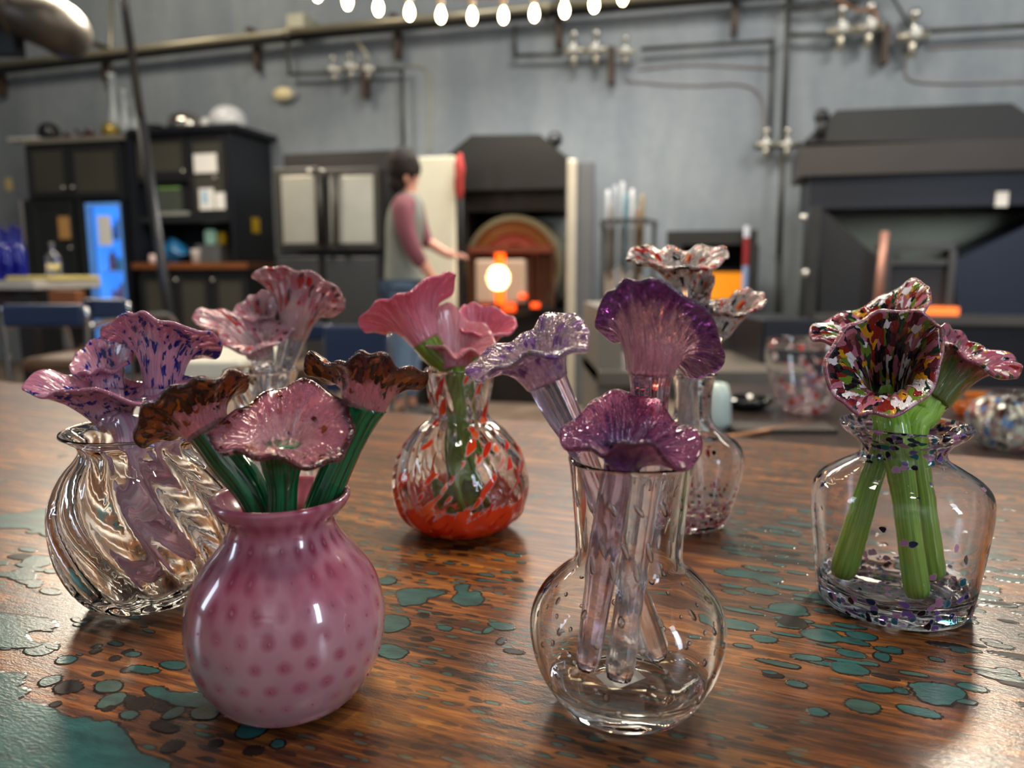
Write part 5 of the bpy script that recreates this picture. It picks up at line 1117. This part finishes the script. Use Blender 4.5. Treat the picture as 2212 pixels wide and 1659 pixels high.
bm = BM(); tube(bm, [onz(1555, 948, .628), onz(1745, 915, .628)], .006, 10); tag(fin(bm, 'metal_rod', ORC, None, smooth=True), 'thin brown rod lying on the work table', 'rod')
bm = BM(); q = onz(1690, 930, .62); box(bm, q.x-.13, q.x+.12, q.y-.04, q.y+.05, .6205, .632, .003); tag(fin(bm, 'wooden_paddle', mat('charred_wood', (44, 34, 28), .6), None), 'flat charred paddle lying on the work table', 'paddle')

# ------------------------------------------------------------------ ring chandelier
CR, CC, CH = 1.09, Vector((-.18, 3.27, 0)), 2.415
t = thing('ring_chandelier', 'rust brown ring chandelier of small clear bulbs overhead', 'chandelier', (CC.x, CC.y, CH+.12))
bm = BM(); n = 72; L = []
for i in range(n):
    a = 2*PI*i/n; L.append([bm.verts.new((CC.x+r*math.cos(a), CC.y+r*math.sin(a), z)) for r, z in ((CR-.03, CH+.07), (CR+.03, CH+.07), (CR+.03, CH+.14), (CR-.03, CH+.14))])
for i in range(n):
    A, B = L[i], L[(i+1) % n]
    for k in range(4): bm.faces.new((A[k], A[(k+1) % 4], B[(k+1) % 4], B[k]))
fin(bm, 'ring', mat('rust_ring', (120, 66, 44), .5, .3), t)
bm = BM()
for i in range(4):
    a = PI/4+PI/2*i; tube(bm, [(CC.x+CR*math.cos(a), CC.y+CR*math.sin(a), CH+.14), (CC.x, CC.y, CH+1.0)], .006, 8)
tube(bm, [(CC.x, CC.y, CH+1.0), (CC.x, CC.y, 5.0)], .012, 8); fin(bm, 'suspension', PIPE, t)
BULB = NT('lit_bulb_glass'); BULB.set(Base_Color=lc((255, 240, 210)), Roughness=.2, Emission_Color=lc((255, 226, 176)), Emission_Strength=36.0); BULB = BULB.m
bm = BM(); lathe(bm, [(0, -.075), (.012, -.072), (.024, -.055), (.028, -.035), (.022, -.012), (.012, .006), (.010, .012), (0, .012)], (0, 0, 0), 14)
bmesh.ops.recalc_face_normals(bm, faces=bm.faces); bme = bpy.data.meshes.new('bulb'); bm.to_mesh(bme); bm.free(); bme.materials.append(BULB)
bm = BM(); lathe(bm, [(0, .012), (.013, .012), (.014, .06), (.008, .075), (0, .075)], (0, 0, 0), 12)
bmesh.ops.recalc_face_normals(bm, faces=bm.faces); sme = bpy.data.meshes.new('socket'); bm.to_mesh(sme); bm.free(); sme.materials.append(mat('pale_socket', (176, 150, 120), .4, .3))
NB = 40
for i in range(NB):
    a = 2*PI*(i+.22)/NB; p = Vector((CC.x+CR*math.cos(a), CC.y+CR*math.sin(a), CH))-Vector((CC.x, CC.y, CH+.12))
    s = bpy.data.objects.new('socket', sme); COL.objects.link(s); s.parent = t; s.location = p
    b = bpy.data.objects.new('bulb', bme); COL.objects.link(b); b.parent = s; b.scale = (.8, .8, .92)

# ------------------------------------------------------------------ the person
PY = 4.9
def J(px, py, d=0): return ony(px, py, PY+d)
def skin(name, joints, edges, m, parent, levels=2, label=None, roots=(0,)):
    me = bpy.data.meshes.new(name); W = WMAT[parent].inverted()
    me.from_pydata([W @ j[0] for j in joints], edges, []); me.materials.append(m)
    o = bpy.data.objects.new(name, me); COL.objects.link(o); o.parent = parent; WMAT[o] = WMAT[parent]
    md = o.modifiers.new('skin', 'SKIN'); md.use_smooth_shade = True; md.branch_smoothing = .6
    lay = me.skin_vertices[0] if me.skin_vertices else None
    if lay is None:
        bpy.context.view_layer.objects.active = o; lay = me.skin_vertices[0]
    for i, j in enumerate(joints):
        r = j[1]; lay.data[i].radius = (r, r) if not isinstance(r, tuple) else r; lay.data[i].use_root = i in roots
    sb = o.modifiers.new('sub', 'SUBSURF'); sb.levels = levels; sb.render_levels = levels
    if label: o['label'] = label
    return o
foot = J(872, 883); foot.z = 0
t = thing('person', 'person in grey shirt with maroon sleeves and blue jeans facing the furnace', 'person', foot)
SKN = mat('skin', (198, 142, 122), .5, var=.06, bump=.05); HAIR = mat('dark_brown_hair', (24, 15, 15), .9, var=.3, scale=30); SHIRT = mat('grey_cotton', (118, 122, 116), .85); SLV = mat('maroon_cotton', (112, 62, 74), .85); JEANS = mat('blue_denim', (88, 112, 140), .85, scale=20); APR = mat('blue_grey_apron', (84, 94, 106), .85); SHOE = mat('dark_shoe', (34, 32, 34), .6)
jt = [(J(876, 606), .088), (J(872, 545), .105), (J(876, 480), .10), (J(882, 440), .07), (J(885, 418), .052), (J(886, 402), .052), (J(880, 378), .085), (J(874, 352), .08), (J(904, 384), .018),
      (J(893, 447, .15), .055), (J(920, 520, .19), .042), (J(968, 550, .16), .030), (J(985, 551, .15), .032),
      (J(866, 447, -.16), .058), (J(895, 540, -.20), .044), (J(930, 596, -.16), .032), (J(944, 612, -.14), .033),
      (J(872, 650, -.09), .07), (J(868, 745, -.10), .055), (J(864, 862, -.10), .04), (J(868, 878, -.10), .026), (J(878, 880, -.10), .02),
      (J(880, 650, .09), .07), (J(886, 742, .10), .055), (J(886, 858, .10), .04), (J(890, 872, .10), .026), (J(898, 874, .10), .02)]
ed = [(0, 1), (1, 2), (2, 3), (3, 4), (4, 5), (5, 6), (6, 7), (6, 8), (3, 9), (9, 10), (10, 11), (11, 12), (3, 13), (13, 14), (14, 15), (15, 16), (0, 17), (17, 18), (18, 19), (19, 20), (20, 21), (0, 22), (22, 23), (23, 24), (24, 25), (25, 26)]
skin('body', jt, ed, SKN, t)
def hand(w, d, up, side):
    for k, (off, L, r) in enumerate(((-.028, .060, .0095), (-.010, .072, .0095), (.009, .066, .009), (.026, .052, .0085))):
        b = w+side*off; skin('finger', [(b-d*.015, r), (b+d*L*.45, r), (b+d*L*.75-up*.012, r*.9), (b+d*L*.9-up*.03, r*.8)], [(0, 1), (1, 2), (2, 3)], SKN, t, 1)
    b = w-side*.02-d*.025; skin('finger', [(b, .011), (b-side*.025+d*.02-up*.01, .0105), (b-side*.022+d*.05-up*.02, .009)], [(0, 1), (1, 2)], SKN, t, 1, label='thumb')
hand(J(989, 551, .15), Vector((1, -.1, 0)).normalized(), Vector((0, 0, 1)), Vector((0, 1, 0)))
hand(J(950, 618, -.14), Vector((.75, 0, -.6)).normalized(), Vector((.6, 0, .75)), Vector((0, 1, 0)))
skin('shirt', [(J(875, 646), .15), (J(874, 620), .142), (J(871, 580), .13), (J(871, 540), .122), (J(875, 480), .140), (J(880, 445), .118), (J(884, 424), .078), (J(885, 414), .066)], [(0, 1), (1, 2), (2, 3), (3, 4), (4, 5), (5, 6), (6, 7)], SHIRT, t, label='grey shirt')
skin('sleeve', [(J(881, 434, -.04), .085), (J(868, 447, -.15), .082), (J(878, 500, -.19), .062), (J(895, 545, -.20), .055), (J(914, 575, -.18), .045)], [(0, 1), (1, 2), (2, 3), (3, 4)], SLV, t, label='maroon sleeve')
skin('sleeve', [(J(884, 434, .04), .085), (J(894, 449, .15), .078), (J(906, 490, .18), .06), (J(920, 522, .19), .052), (J(932, 532, .18), .045)], [(0, 1), (1, 2), (2, 3), (3, 4)], SLV, t, label='maroon sleeve')
skin('trousers', [(J(875, 612), .138), (J(872, 636, -.09), .105), (J(868, 745, -.10), .078), (J(864, 866, -.10), .062), (J(881, 636, .09), .105), (J(886, 742, .10), .078), (J(886, 862, .10), .062)], [(0, 1), (1, 2), (2, 3), (0, 4), (4, 5), (5, 6)], JEANS, t, label='blue jeans')
for s, x, y in ((-.10, 866, 884), (.10, 888, 878)):
    q = J(x, y, s); q.z = .04; skin('shoe', [(q+Vector((-.05, 0, .03)), .058), (q+Vector((.04, 0, .02)), .058), (q+Vector((.17, 0, .004)), .045)], [(0, 1), (1, 2)], SHOE, t, 2)
bm = BM(); q = J(870, 360); sph(bm, q, .118, (.95, .98, 1.0), 24, 18)
sph(bm, J(860, 392), .075, (.9, 1.1, 1.1), 16, 12); sph(bm, J(866, 338), .05, (1.2, 1, .7), 14, 10)
for v in bm.verts: v.co += noise.noise_vector(v.co*22)*.014
fin(bm, 'hair', HAIR, t, smooth=True, label='short dark wavy hair')
for s in (-1, 1):
    bm = BM(); sph(bm, J(893, 375)+Vector((0, s*.035, 0)), .011, seg=10, rings=8); fin(bm, 'eye', mat('dark_eye', (40, 30, 28), .2), t, smooth=True)
bm = BM(); sph(bm, J(878, 385, -.085), .022, (.7, .4, 1.2), 10, 8); fin(bm, 'ear', SKN, t, smooth=True)
bm = BM(); sph(bm, J(897, 396), .018, (.7, 1.2, .4), 10, 8); fin(bm, 'mouth', mat('lip', (160, 90, 84), .5), t, smooth=True)
